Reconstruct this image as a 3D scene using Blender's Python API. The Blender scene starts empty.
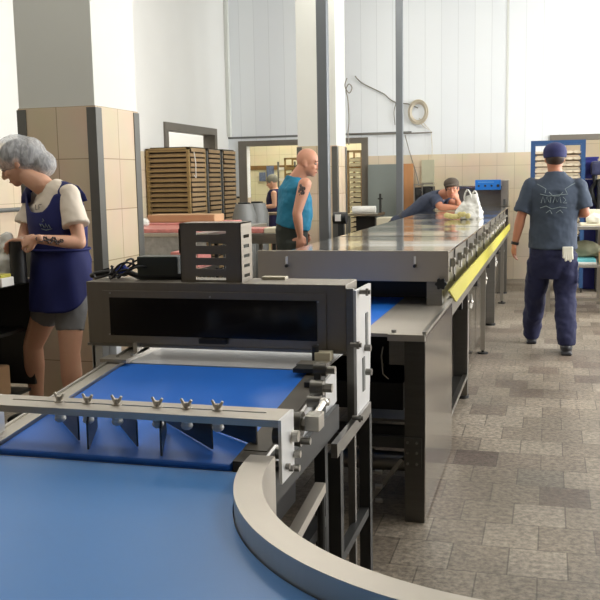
import bpy, bmesh, math, random
from mathutils import Vector, Matrix, noise
random.seed(7)
V = Vector
S = bpy.context.scene
C = S.collection
PI = math.pi

# ------------------------------------------------------------------ camera
F = 894.0
CAM = V((0, 0, 1.5))
Yd = V((250, 124, -F)).normalized()
Zd = -V((125, -6700, -F)); Zd = (Zd - Yd * Zd.dot(Yd)).normalized()
Xd = Yd.cross(Zd)
M3 = Matrix((Xd, Yd, Zd))
cd = bpy.data.cameras.new('camera'); cam = bpy.data.objects.new('camera', cd); C.objects.link(cam)
cam.matrix_world = Matrix.Translation(CAM) @ M3.to_4x4()
cd.sensor_fit = 'HORIZONTAL'; cd.sensor_width = 36; cd.lens = 36 * F / 600; cd.clip_start = .05; cd.clip_end = 100
S.camera = cam

def at(px, py, X=None, Y=None, Z=None):
    """the point of the photograph's pixel on a known plane of the room"""
    d = M3 @ V((px - 300, 300 - py, -F))
    t = (X - CAM.x) / d.x if X is not None else (Y - CAM.y) / d.y if Y is not None else (Z - CAM.z) / d.z
    return CAM + d * t

# ------------------------------------------------------------------ materials
class NT:
    def __init__(s, name):
        s.m = bpy.data.materials.new(name); s.m.use_nodes = True
        s.t = s.m.node_tree; s.b = s.t.nodes['Principled BSDF']
    def n(s, typ, **k):
        x = s.t.nodes.new(typ)
        for a, v in k.items(): setattr(x, a, v)
        return x
    def l(s, a, b): s.t.links.new(a, b)
    def val(s, **k):
        for a, v in k.items():
            a = a.replace('_', ' ')
            s.b.inputs[a].default_value = v

def rgb(r, g, b):
    f = lambda c: (c / 255 / 12.92) if c / 255 <= .04045 else ((c / 255 + .055) / 1.055) ** 2.4
    return (f(r), f(g), f(b), 1)

def mat(name, col, rough=.5, metal=0, noise_amt=.12, scale=8, bump=0, stretch=None, bscale=None, **k):
    t = NT(name); t.val(Roughness=rough, Metallic=metal)
    for a, v in k.items(): t.b.inputs[a.replace('_', ' ')].default_value = v
    tc = t.n('ShaderNodeTexCoord'); mp = t.n('ShaderNodeMapping'); nz = t.n('ShaderNodeTexNoise')
    t.l(tc.outputs['Object'], mp.inputs['Vector']); t.l(mp.outputs[0], nz.inputs['Vector'])
    if stretch: mp.inputs['Scale'].default_value = stretch
    nz.inputs['Scale'].default_value = scale; nz.inputs['Detail'].default_value = 4
    mx = t.n('ShaderNodeMix', data_type='RGBA')
    c2 = tuple(c * (1 - noise_amt * 2) for c in col[:3]) + (1,)
    c1 = tuple(min(1, c * (1 + noise_amt * .6)) for c in col[:3]) + (1,)
    mx.inputs['A'].default_value = c1; mx.inputs['B'].default_value = c2
    t.l(nz.outputs['Fac'], mx.inputs['Factor']); t.l(mx.outputs['Result'], t.b.inputs['Base Color'])
    if bump:
        bp = t.n('ShaderNodeBump'); bp.inputs['Strength'].default_value = bump; bp.inputs['Distance'].default_value = .01
        if bscale:
            n2 = t.n('ShaderNodeTexNoise'); n2.inputs['Scale'].default_value = bscale; t.l(mp.outputs[0], n2.inputs['Vector']); t.l(n2.outputs['Fac'], bp.inputs['Height'])
        else: t.l(nz.outputs['Fac'], bp.inputs['Height'])
        t.l(bp.outputs[0], t.b.inputs['Normal'])
    return t.m

def tilemat(name, w, h, c1, c2, grout, gw=.004, rough=.25, off=0, sx=0, sy=0, var=None, bump=.3):
    t = NT(name); t.val(Roughness=rough)
    uv = t.n('ShaderNodeUVMap'); mp = t.n('ShaderNodeMapping'); t.l(uv.outputs[0], mp.inputs[0])
    mp.inputs['Location'].default_value = (sx, sy, 0)
    br = t.n('ShaderNodeTexBrick'); t.l(mp.outputs[0], br.inputs['Vector'])
    br.offset = off; br.inputs['Scale'].default_value = 1; br.inputs['Brick Width'].default_value = w
    br.inputs['Row Height'].default_value = h; br.inputs['Mortar Size'].default_value = gw
    br.inputs['Mortar Smooth'].default_value = .1
    br.inputs['Color1'].default_value = c1; br.inputs['Color2'].default_value = c2; br.inputs['Mortar'].default_value = grout
    nz = t.n('ShaderNodeTexNoise'); nz.inputs['Scale'].default_value = 3; t.l(uv.outputs[0], nz.inputs['Vector'])
    mx = t.n('ShaderNodeMix', data_type='RGBA', blend_type='MULTIPLY'); mx.inputs['Factor'].default_value = .18
    t.l(br.outputs['Color'], mx.inputs['A']); t.l(nz.outputs['Color'], mx.inputs['B']); t.l(mx.outputs['Result'], t.b.inputs['Base Color'])
    bp = t.n('ShaderNodeBump'); bp.inputs['Strength'].default_value = bump; bp.inputs['Distance'].default_value = .003; bp.invert = True
    t.l(br.outputs['Fac'], bp.inputs['Height']); t.l(bp.outputs[0], t.b.inputs['Normal'])
    return t.m

def floormat():
    t = NT('worn_floor_tiles')
    uv = t.n('ShaderNodeUVMap'); mp = t.n('ShaderNodeMapping'); t.l(uv.outputs[0], mp.inputs[0])
    mp.inputs['Location'].default_value = (.441 - .01, -4.595 + .28 * 20, 0)
    w, h = .225, .26
    mp.inputs['Location'].default_value = (.47 + w * 30, h * 41 - 4.615, 0)
    br = t.n('ShaderNodeTexBrick'); t.l(mp.outputs[0], br.inputs['Vector']); br.offset = .5; br.offset_frequency = 2; br.squash = 1
    for a, v in {'Scale': 1, 'Brick Width': w, 'Row Height': h, 'Mortar Size': .0035, 'Mortar Smooth': .3, 'Bias': 0}.items(): br.inputs[a].default_value = v
    br.inputs['Color1'].default_value = (0, 0, 0, 1); br.inputs['Color2'].default_value = (1, 1, 1, 1); br.inputs['Mortar'].default_value = (.5, .5, .5, 1)
    cr = t.n('ShaderNodeValToRGB'); t.l(br.outputs['Color'], cr.inputs[0])
    e = cr.color_ramp.elements; e[0].position = 0; e[0].color = rgb(112, 99, 88); e[1].position = 1; e[1].color = rgb(160, 149, 134)
    for p, c in ((.05, rgb(118, 104, 92)), (.10, rgb(130, 118, 105)), (.5, rgb(139, 128, 113)), (.8, rgb(149, 138, 123))):
        x = e.new(p); x.color = c
    # marble speckle and trodden dirt
    n1 = t.n('ShaderNodeTexNoise'); n1.inputs['Scale'].default_value = 38; n1.inputs['Detail'].default_value = 7; n1.inputs['Roughness'].default_value = .7
    n2 = t.n('ShaderNodeTexNoise'); n2.inputs['Scale'].default_value = 1.3; n2.inputs['Detail'].default_value = 5
    for n_ in (n1, n2): t.l(uv.outputs[0], n_.inputs['Vector'])
    r1 = t.n('ShaderNodeMapRange'); r1.inputs['From Min'].default_value = .38; r1.inputs['From Max'].default_value = .64; r1.inputs['To Min'].default_value = .5; r1.inputs['To Max'].default_value = 1.25
    r2 = t.n('ShaderNodeMapRange'); r2.inputs['From Min'].default_value = .3; r2.inputs['From Max'].default_value = .65; r2.inputs['To Min'].default_value = .70; r2.inputs['To Max'].default_value = 1.08
    t.l(n1.outputs['Fac'], r1.inputs['Value']); t.l(n2.outputs['Fac'], r2.inputs['Value'])
    m = t.n('ShaderNodeMath', operation='MULTIPLY'); t.l(r1.outputs[0], m.inputs[0]); t.l(r2.outputs[0], m.inputs[1])
    gm = t.n('ShaderNodeMapRange'); gm.inputs['To Min'].default_value = 1; gm.inputs['To Max'].default_value = .55; t.l(br.outputs['Fac'], gm.inputs['Value'])
    m2 = t.n('ShaderNodeMath', operation='MULTIPLY'); t.l(m.outputs[0], m2.inputs[0]); t.l(gm.outputs[0], m2.inputs[1])
    vs = t.n('ShaderNodeVectorMath', operation='SCALE'); t.l(cr.outputs[0], vs.inputs[0]); t.l(m2.outputs[0], vs.inputs['Scale'])
    sp = t.n('ShaderNodeSeparateXYZ'); t.l(uv.outputs[0], sp.inputs[0]); prev = vs.outputs[0]
    for x0, x1, y0, y1, c in ((-.47, -.245, 4.615, 4.875, rgb(98, 84, 76)), (-.133, .092, 4.355, 4.615, rgb(128, 120, 108))):   # two replaced tiles
        fs = []
        for o_, v_, op in (('X', x0, 'GREATER_THAN'), ('X', x1, 'LESS_THAN'), ('Y', y0, 'GREATER_THAN'), ('Y', y1, 'LESS_THAN')):
            q = t.n('ShaderNodeMath', operation=op); t.l(sp.outputs[o_], q.inputs[0]); q.inputs[1].default_value = v_; fs.append(q)
        a = fs[0]
        for q in fs[1:]:
            m_ = t.n('ShaderNodeMath', operation='MULTIPLY'); t.l(a.outputs[0], m_.inputs[0]); t.l(q.outputs[0], m_.inputs[1]); a = m_
        cv = t.n('ShaderNodeVectorMath', operation='SCALE'); cv.inputs[0].default_value = c[:3]; t.l(m2.outputs[0], cv.inputs['Scale'])
        mx = t.n('ShaderNodeMix', data_type='RGBA'); t.l(a.outputs[0], mx.inputs['Factor']); t.l(prev, mx.inputs['A']); t.l(cv.outputs[0], mx.inputs['B']); prev = mx.outputs['Result']
    t.l(prev, t.b.inputs['Base Color'])
    rr = t.n('ShaderNodeMapRange'); rr.inputs['To Min'].default_value = .28; rr.inputs['To Max'].default_value = .6; t.l(n2.outputs['Fac'], rr.inputs['Value']); t.l(rr.outputs[0], t.b.inputs['Roughness'])
    bp = t.n('ShaderNodeBump'); bp.inputs['Strength'].default_value = .35; bp.inputs['Distance'].default_value = .003
    t.l(m2.outputs[0], bp.inputs['Height']); t.l(bp.outputs[0], t.b.inputs['Normal'])
    return t.m

def emit(name, col, st):
    t = NT(name); t.val(Base_Color=col, Emission_Color=col, Emission_Strength=st); return t.m

def netmat():
    t = NT('hairnet_mesh'); t.val(Base_Color=rgb(225, 228, 232), Roughness=.5)
    tc = t.n('ShaderNodeTexCoord'); vo = t.n('ShaderNodeTexNoise'); vo.inputs['Scale'].default_value = 40; vo.inputs['Detail'].default_value = 5; vo.inputs['Distortion'].default_value = 1.5
    mp = t.n('ShaderNodeMapping'); mp.inputs['Scale'].default_value = (1, 1, .35); t.l(tc.outputs['Object'], mp.inputs[0]); t.l(mp.outputs[0], vo.inputs['Vector'])
    r = t.n('ShaderNodeMapRange'); r.inputs['From Min'].default_value = .4; r.inputs['From Max'].default_value = .64; r.inputs['To Min'].default_value = .34; r.inputs['To Max'].default_value = .58
    t.l(vo.outputs['Fac'], r.inputs['Value']); t.l(r.outputs[0], t.b.inputs['Alpha'])
    return t.m

def sheetmat():
    """polished thin stainless sheet, ripples across its length"""
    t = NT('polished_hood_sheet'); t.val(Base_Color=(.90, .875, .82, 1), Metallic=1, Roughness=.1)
    tc = t.n('ShaderNodeTexCoord'); mp = t.n('ShaderNodeMapping'); mp.inputs['Scale'].default_value = (.55, 2.6, 1); t.l(tc.outputs['Object'], mp.inputs[0])
    nz = t.n('ShaderNodeTexNoise'); nz.inputs['Scale'].default_value = 1.0; nz.inputs['Detail'].default_value = 1.5; t.l(mp.outputs[0], nz.inputs['Vector'])
    wv = t.n('ShaderNodeTexWave', wave_type='BANDS', bands_direction='Y'); wv.inputs['Scale'].default_value = .33; wv.inputs['Distortion'].default_value = .6; t.l(tc.outputs['Object'], wv.inputs['Vector'])
    ad = t.n('ShaderNodeMath', operation='ADD'); t.l(nz.outputs['Fac'], ad.inputs[0]); t.l(wv.outputs['Fac'], ad.inputs[1])
    bp = t.n('ShaderNodeBump'); bp.inputs['Strength'].default_value = .2; bp.inputs['Distance'].default_value = .012; t.l(ad.outputs[0], bp.inputs['Height']); t.l(bp.outputs[0], t.b.inputs['Normal'])
    n2 = t.n('ShaderNodeTexNoise'); n2.inputs['Scale'].default_value = 4; t.l(tc.outputs['Object'], n2.inputs['Vector'])
    r = t.n('ShaderNodeMapRange'); r.inputs['To Min'].default_value = .05; r.inputs['To Max'].default_value = .15; t.l(n2.outputs['Fac'], r.inputs['Value']); t.l(r.outputs[0], t.b.inputs['Roughness'])
    return t.m

def panelwall():
    t = NT('white_sandwich_panel'); t.val(Roughness=.35)
    uv = t.n('ShaderNodeUVMap'); br = t.n('ShaderNodeTexBrick'); t.l(uv.outputs[0], br.inputs['Vector']); br.offset = 0
    mp = t.n('ShaderNodeMapping'); mp.inputs['Location'].default_value = (.6, 20, 0); t.l(uv.outputs[0], mp.inputs[0]); t.l(mp.outputs[0], br.inputs['Vector'])
    for a, v in {'Scale': 1, 'Brick Width': .24, 'Row Height': 60, 'Mortar Size': .006, 'Mortar Smooth': 1}.items(): br.inputs[a].default_value = v
    c = rgb(232, 236, 238)
    br.inputs['Color1'].default_value = c; br.inputs['Color2'].default_value = rgb(228, 232, 235); br.inputs['Mortar'].default_value = rgb(208, 212, 215)
    t.l(br.outputs['Color'], t.b.inputs['Base Color'])
    bp = t.n('ShaderNodeBump'); bp.inputs['Strength'].default_value = .3; bp.inputs['Distance'].default_value = .004; bp.invert = True; t.l(br.outputs['Fac'], bp.inputs['Height']); t.l(bp.outputs[0], t.b.inputs['Normal'])
    return t.m

M = {}
M['steel'] = mat('brushed_stainless', (.56, .54, .50, 1), .28, 1, .08, 6, .06, (1, 1, 14), 30)
M['steel_v'] = mat('side_panel_stainless', (.66, .65, .62, 1), .16, 1, .06, 4, .10, (2, 2, .6), 5)
M['steel_d'] = mat('dark_stainless', (.30, .29, .27, 1), .35, 1, .12, 6, .05, (1, 1, 12), 24)
M['steel_t'] = mat('satin_stainless', (.62, .60, .56, 1), .36, 1, .08, 7, .05, (14, 1, 1), 26)
M['scan'] = mat('scanner_housing_stainless', (.29, .26, .22, 1), .42, .75, .05, 5, .03, (12, 1, 1), 30)
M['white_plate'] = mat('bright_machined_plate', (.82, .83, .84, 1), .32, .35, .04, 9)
M['tan_plate'] = mat('matt_warm_steel', (.60, .56, .50, 1), .42, .85, .08, 5, .04)
M['hood'] = sheetmat()
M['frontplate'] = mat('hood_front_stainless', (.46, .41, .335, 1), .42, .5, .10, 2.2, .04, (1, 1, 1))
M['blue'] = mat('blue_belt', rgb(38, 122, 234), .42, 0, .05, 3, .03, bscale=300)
M['blue_l'] = mat('sky_sheen_blue_belt', rgb(84, 148, 222), .36, 0, .07, 2.2, .03, bscale=260)  # paler blue: reflected sky is mixed into the belt colour
M['greybelt'] = mat('pale_slider_plate', rgb(226, 228, 232), .35, .0, .05, 4)
M['black'] = mat('black_plastic', (.012, .012, .013, 1), .45, 0, .1)
M['blackglass'] = mat('dark_window', (.006, .005, .006, 1), .12, 0, .1)
M['darkpaint'] = mat('dark_painted_frame', (.035, .036, .035, 1), .5, .2, .15)
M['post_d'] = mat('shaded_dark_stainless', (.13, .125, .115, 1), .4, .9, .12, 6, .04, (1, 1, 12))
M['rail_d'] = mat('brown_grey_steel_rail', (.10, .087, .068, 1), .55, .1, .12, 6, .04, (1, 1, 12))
M['grey'] = mat('grey_powder_coat', rgb(112, 114, 112), .5, .1, .06)
M['post'] = mat('grey_steel_post', rgb(128, 133, 138), .38, .6, .08, 3)
M['white'] = mat('white_plastic', rgb(232, 230, 224), .4, 0, .04)
M['paint'] = mat('white_wall_paint', rgb(226, 226, 222), .6, 0, .03, 1.5)
M['paint_c'] = mat('column_paint', rgb(216, 218, 212), .55, 0, .03, 1.5)
M['frontwall'] = mat('dark_grey_wall', rgb(84, 78, 70), .7, 0, .06, 1)  # unseen wall, made dark to dim the camera-facing surfaces
M['ceil'] = mat('ceiling_paint', rgb(232, 232, 228), .8, 0, .03, 1)
M['panel'] = panelwall()
M['tile'] = tilemat('beige_wall_tile', .28, .3333, rgb(222, 203, 176), rgb(214, 194, 166), rgb(168, 148, 122), .003)
M['tile_w'] = tilemat('cream_wall_tile', .25, .3333, rgb(232, 216, 190), rgb(228, 211, 184), rgb(196, 178, 150), .003)
M['tile_y'] = tilemat('yellow_room_tile', .25, .25, rgb(240, 233, 204), rgb(236, 229, 198), rgb(214, 204, 172), .003)
M['floor'] = floormat()
M['cstrip'] = mat('grey_corner_strip', rgb(104, 104, 100), .4, .5, .06)
M['frame'] = mat('grey_door_frame', rgb(120, 114, 104), .45, .2, .06)
M['yellow'] = mat('yellow_cover_strip', rgb(186, 177, 66), .5, 0, .06, 5)
M['woody'] = mat('yellow_varnished_wood', rgb(158, 132, 84), .6, 0, .14, 9, stretch=(1, 1, 8))
M['woodt'] = mat('tray_wood', rgb(174, 146, 108), .65, 0, .2, 12, stretch=(1, 8, 1))
M['gap_shade'] = mat('tray_gap_shade', rgb(58, 46, 32), .8, 0, .2, 10)  # shade between the trays, given as a dark brown colour
M['woodd'] = mat('dark_tray_wood', rgb(96, 74, 40), .7, 0, .2, 10)
M['board'] = mat('orange_wood_board', rgb(196, 140, 92), .55, 0, .12, 4, stretch=(4, 4, .6))
M['card'] = mat('cardboard', rgb(196, 158, 120), .8, 0, .1, 5)
M['pink'] = mat('pink_jelly_slab', rgb(232, 150, 144), .3, 0, .22, 22)
M['cream'] = mat('cream_plastic', rgb(222, 214, 190), .5, 0, .05)
M['galv'] = mat('galvanised_sheet', (.55, .56, .57, 1), .45, .7, .25, 22)
M['greypl'] = mat('grey_plastic_bin', rgb(122, 124, 122), .5, 0, .08)
M['bluebox'] = mat('blue_control_box', rgb(30, 122, 216), .4, 0, .05)
M['bluesteel'] = mat('blue_rack_steel', rgb(46, 80, 126), .45, .2, .06)
M['navybox'] = mat('navy_crate', rgb(36, 40, 120), .5, 0, .08)
M['bread'] = mat('pale_product', rgb(226, 212, 186), .7, 0, .12, 20)
M['teal_box'] = mat('turquoise_box', rgb(110, 196, 206), .5, 0, .05)
M['sack'] = mat('grey_green_sack', rgb(136, 136, 112), .8, 0, .12, 8)
M['poster'] = mat('poster_photos', rgb(120, 136, 172), .5, 0, .4, 30)
M['brownstripe'] = mat('brown_tile_border', rgb(150, 116, 70), .4, 0, .35, 5)
M['skin'] = mat('skin', rgb(212, 163, 136), .5, 0, .06, 9, Subsurface_Weight=.08)
M['skin2'] = mat('tanned_skin', rgb(186, 126, 98), .5, 0, .07, 9, Subsurface_Weight=.08)
M['skin3'] = mat('ruddy_skin', rgb(198, 144, 118), .5, 0, .08, 9, Subsurface_Weight=.08)
M['lips'] = mat('lips', rgb(170, 90, 84), .5)
M['eye'] = mat('eye_white', rgb(170, 160, 152), .2)
M['iris'] = mat('dark_iris', rgb(46, 34, 28), .2)
M['hair'] = mat('brown_hair', rgb(58, 42, 34), .6, 0, .3, 30, .3)
M['hairg'] = mat('shaved_stubble_scalp', rgb(206, 158, 124), .7, 0, .08, 60)
M['brow'] = mat('eyebrow_hair', rgb(88, 66, 52), .8)
M['tee'] = mat('cream_tshirt', rgb(226, 214, 198), .8, 0, .05, 5, .15, bscale=14)
M['apron'] = mat('navy_apron_cloth', rgb(18, 28, 96), .75, 0, .12, 6, .2, bscale=12)
M['shorts'] = mat('grey_shorts_cloth', rgb(122, 122, 124), .85, 0, .08, 7, .15, bscale=16)
M['tealc'] = mat('teal_vest_cloth', rgb(18, 116, 150), .75, 0, .12, 7, .2, bscale=14)
M['slate'] = mat('slate_tshirt_cloth', rgb(60, 71, 88), .85, 0, .12, 6, .25, bscale=12)
M['slate2'] = mat('dark_slate_polo_cloth', rgb(58, 66, 86), .85, 0, .12, 6, .2, bscale=12)
M['navy'] = mat('navy_work_trousers', rgb(19, 24, 64), .8, 0, .15, 6, .3, bscale=10)
M['navycap'] = mat('navy_cap_cloth', rgb(40, 44, 92), .8, 0, .1, 12)
M['browncap'] = mat('brown_cap_cloth', rgb(78, 68, 58), .8, 0, .1, 12)
M['dgreen'] = mat('dark_trouser_cloth', rgb(44, 50, 46), .85, 0, .12, 6)
M['dnavy'] = mat('dark_tabard_cloth', rgb(38, 34, 76), .85, 0, .1)
M['shoe'] = mat('black_shoe', rgb(26, 26, 32), .5)
M['print'] = mat('pale_print_ink', rgb(128, 142, 146), .8, 0, .15, 20)
M['ink'] = mat('dark_print_ink', rgb(60, 56, 62), .8)
M['tattoo'] = mat('tattoo_ink', rgb(96, 84, 82), .6, 0, .25, 30)
M['net'] = netmat()
M['net2'] = mat('grey_cap_cloth', rgb(140, 140, 128), .7, 0, .15, 20)
M['glove'] = mat('white_glove_cloth', rgb(232, 230, 216), .8, 0, .05)
M['bag'] = mat('thin_white_plastic', rgb(236, 236, 230), .25, 0, .04, 6, .5, bscale=9, Transmission_Weight=.15)
M['bagc'] = mat('pale_yellow_food', rgb(216, 204, 140), .6, 0, .2, 20)
M['rope'] = mat('coiled_cream_hose', rgb(206, 196, 176), .6)
M['cable'] = mat('grey_cable', rgb(128, 122, 112), .6)
M['bcable'] = mat('blue_cable_tie', rgb(30, 60, 170), .5)
M['roll'] = mat('white_paper_roll', rgb(236, 234, 228), .5)
M['lamp'] = emit('added_lamp_tube', (1, .97, .9, 1), 6)  # glow of the added ceiling lamps

# ------------------------------------------------------------------ mesh helpers
def frame_of(d):
    d = d.normalized(); a = V((0, 0, 1)) if abs(d.z) < .9 else V((1, 0, 0))
    s = d.cross(a).normalized(); return s, s.cross(d).normalized()

class MB:
    def __init__(s): s.bm = bmesh.new()
    def box(s, x0, x1, y0, y1, z0, z1, bev=0, R=None, about=None):
        vs = [s.bm.verts.new(V(p)) for p in ((x0,y0,z0),(x1,y0,z0),(x1,y1,z0),(x0,y1,z0),(x0,y0,z1),(x1,y0,z1),(x1,y1,z1),(x0,y1,z1))]
        fs = [s.bm.faces.new([vs[i] for i in q]) for q in ((3,2,1,0),(4,5,6,7),(0,1,5,4),(1,2,6,5),(2,3,7,6),(3,0,4,7))]
        if bev:
            es = list({e for f in fs for e in f.edges})
            r = bmesh.ops.bevel(s.bm, geom=es, offset=bev, segments=2, affect='EDGES', profile=.6)
            vs = list({v for f in r['faces'] for v in f.verts} | {v for v in vs if v.is_valid})
        if R is not None:
            c = V(about) if about else V(((x0+x1)/2, (y0+y1)/2, (z0+z1)/2))
            for v in vs: v.co = c + R @ (v.co - c)
        return s
    def cyl(s, p0, p1, r, r1=None, n=16, cap=True):
        p0, p1 = V(p0), V(p1); r1 = r if r1 is None else r1
        a, b = frame_of(p1 - p0)
        A = [s.bm.verts.new(p0 + (a*math.cos(t)+b*math.sin(t))*r) for t in (2*PI*i/n for i in range(n))]
        B = [s.bm.verts.new(p1 + (a*math.cos(t)+b*math.sin(t))*r1) for t in (2*PI*i/n for i in range(n))]
        for i in range(n): s.bm.faces.new((A[i], A[(i+1)%n], B[(i+1)%n], B[i]))
        if cap: s.bm.faces.new(A[::-1]); s.bm.faces.new(B)
        return s
    def beam(s, p0, p1, w, h):
        """square bar between two points: w sideways, h in height"""
        p0, p1 = V(p0), V(p1); a, b = frame_of(p1 - p0)
        q = ((-w/2,-h/2),(w/2,-h/2),(w/2,h/2),(-w/2,h/2))
        A = [s.bm.verts.new(p0+a*x+b*y) for x, y in q]; B = [s.bm.verts.new(p1+a*x+b*y) for x, y in q]
        for i in range(4): s.bm.faces.new((A[i], A[(i+1)%4], B[(i+1)%4], B[i]))
        s.bm.faces.new(A[::-1]); s.bm.faces.new(B); return s
    def tube(s, pts, r, n=8):
        pts = [V(p) for p in pts]; prev = None; a = None
        for i, p in enumerate(pts):
            d = (pts[min(i+1, len(pts)-1)] - pts[max(i-1, 0)]).normalized()
            if a is None: a, b = frame_of(d)
            else:
                a = (a - d*a.dot(d)).normalized(); b = a.cross(d).normalized()
            ring = [s.bm.verts.new(p + (a*math.cos(t)+b*math.sin(t))*r) for t in (2*PI*k/n for k in range(n))]
            if prev:
                for k in range(n): s.bm.faces.new((prev[k], prev[(k+1)%n], ring[(k+1)%n], ring[k]))
            else: s.bm.faces.new(ring[::-1])
            prev = ring
        s.bm.faces.new(prev); return s
    def prism(s, pts, axis, a0, a1):
        """outline extruded along x, y or z"""
        def P(u, v, w): return V((w, u, v)) if axis == 'x' else V((u, w, v)) if axis == 'y' else V((u, v, w))
        A = [s.bm.verts.new(P(u, v, a0)) for u, v in pts]; B = [s.bm.verts.new(P(u, v, a1)) for u, v in pts]; n = len(pts)
        for i in range(n): s.bm.faces.new((A[i], A[(i+1)%n], B[(i+1)%n], B[i]))
        s.bm.faces.new(A[::-1]); s.bm.faces.new(B); return s
    def ell(s, c, r, R=None, sub=3):
        g = bmesh.ops.create_icosphere(s.bm, subdivisions=sub, radius=1)
        for v in g['verts']:
            q = V((v.co.x*r[0], v.co.y*r[1], v.co.z*r[2])); v.co = V(c) + (R @ q if R is not None else q)
        return s
    def loft(s, rings, side, n=28):
        """tube of ellipses: (centre, half width along side, half depth)"""
        prev = None
        P = [V(r[0]) for r in rings]
        for i, (p, a, b) in enumerate(rings):
            d = (P[min(i+1, len(P)-1)] - P[max(i-1, 0)]).normalized()
            sd = V(side); sd = (sd - d*sd.dot(d)).normalized(); o = d.cross(sd).normalized()
            ring = [s.bm.verts.new(P[i] + sd*a*math.cos(t) + o*b*math.sin(t)) for t in (2*PI*k/n for k in range(n))]
            if prev:
                for k in range(n): s.bm.faces.new((prev[k], prev[(k+1)%n], ring[(k+1)%n], ring[k]))
            else: s.bm.faces.new(ring[::-1])
            prev = ring
        s.bm.faces.new(prev); return s
    def limb(s, pts):
        """rounded tapering limb: (point, radius) ..."""
        for (p, r), (q, t) in zip(pts, pts[1:]):
            s.cyl(p, q, r, t, 20)
        for p, r in pts: s.ell(p, (r, r, r), sub=2)
        return s
    def build(s, name, m, parent=None, smooth=None, uv=True):
        bm = s.bm
        bmesh.ops.recalc_face_normals(bm, faces=bm.faces)
        if uv:
            L = bm.loops.layers.uv.new('UVMap')
            for f in bm.faces:
                nx, ny, nz = (abs(c) for c in f.normal)
                for l in f.loops:
                    c = l.vert.co
                    l[L].uv = (c.x, c.y) if nz >= nx and nz >= ny else ((c.y, c.z) if nx > ny else (c.x, c.z))
        me = bpy.data.meshes.new(name); o = bpy.data.objects.new(name, me); C.objects.link(o)
        if parent is not None:
            o.parent = parent; off = org(parent)
        else:
            cs = [v.co for v in bm.verts]
            off = V(((min(c.x for c in cs)+max(c.x for c in cs))/2, (min(c.y for c in cs)+max(c.y for c in cs))/2, min(c.z for c in cs)))
            o.location = off
        for v in bm.verts: v.co -= off
        bm.to_mesh(me); bm.free()
        if m: me.materials.append(M[m] if isinstance(m, str) else m)
        if smooth: 
            me.polygons.foreach_set('use_smooth', [True]*len(me.polygons))
            if smooth < 180: me.set_sharp_from_angle(angle=math.radians(smooth))
        return o

def org(o):
    p = V((0, 0, 0))
    while o is not None: p = p + V(o.location); o = o.parent
    return p

def bake(o, vox=None, it=6, fac=.5, disp=0, dscale=.1, ratio=None):
    if vox:
        r = o.modifiers.new('r', 'REMESH'); r.mode = 'VOXEL'; r.voxel_size = vox; r.use_smooth_shade = True
    if it:
        sm = o.modifiers.new('s', 'SMOOTH'); sm.factor = fac; sm.iterations = it
    if disp:
        tx = bpy.data.textures.new('folds', 'CLOUDS'); tx.noise_scale = dscale
        d = o.modifiers.new('d', 'DISPLACE'); d.texture = tx; d.strength = disp; d.texture_coords = 'LOCAL'
    dg = bpy.context.evaluated_depsgraph_get(); dg.update()
    me = bpy.data.meshes.new_from_object(o.evaluated_get(dg)); mats = list(o.data.materials)
    o.modifiers.clear(); old = o.data; o.data = me
    me.polygons.foreach_set('use_smooth', [True]*len(me.polygons))
    if not me.materials:
        for m_ in mats: me.materials.append(m_)
    bpy.data.meshes.remove(old)
    return o

def tag(o, label=None, cat=None, group=None, kind=None):
    for k, v in (('label', label), ('category', cat), ('group', group), ('kind', kind)):
        if v: o[k] = v
    return o
def empty(name, loc, label=None, cat=None, group=None):
    o = bpy.data.objects.new(name, None); C.objects.link(o); o.location = loc; o.empty_display_size = .05
    return tag(o, label, cat, group)
def struct(mb, name, m, parent=None, label=None):
    o = mb.build(name, m, parent)
    if parent is None: o['kind'] = 'structure'
    if label: o['label'] = label
    return o
def copy_tree(o, parent=None):
    kids = [c for c in o.children]
    c = o.copy(); C.objects.link(c); c.parent = parent
    for k in kids: copy_tree(k, c)
    return c
def rotz(a): return Matrix.Rotation(a, 3, 'Z')

# ================================================================== THE ROOM
XL, XR, YB, YF, ZC = -4.9, 4.6, 13.5, -4.0, 4.6
struct(MB().box(-7.2, XR+.2, YF-.2, 17.2, -.1, 0), 'floor', 'floor', label='worn grey-brown rectangular stone floor tiles')
struct(MB().box(-7.2, XR+.2, YF-.2, 17.2, ZC, ZC+.1), 'ceiling', 'ceil')
# left wall with a doorway (Y 11.1..12.85)
w = struct(MB().box(XL-.15, XL, YF, 11.1, 1.9, ZC).box(XL-.15, XL, 11.1, 12.85, 2.24, ZC).box(XL-.15, XL, 12.85, YB+.1, 1.3, ZC), 'wall_left', 'paint')
struct(MB().box(XL-.15, XL+.004, YF, 11.1, 0, 1.9).box(XL-.15, XL+.004, 12.85, YB+.1, 0, 1.3), 'wall_left_tiles', 'tile_w')
struct(MB().box(XL-.16, XL+.03, 11.02, 11.12, 0, 2.3).box(XL-.16, XL+.03, 12.83, 12.93, 0, 2.3).box(XL-.16, XL+.03, 11.12, 12.83, 2.2, 2.3), 'door_1', 'frame')
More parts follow.
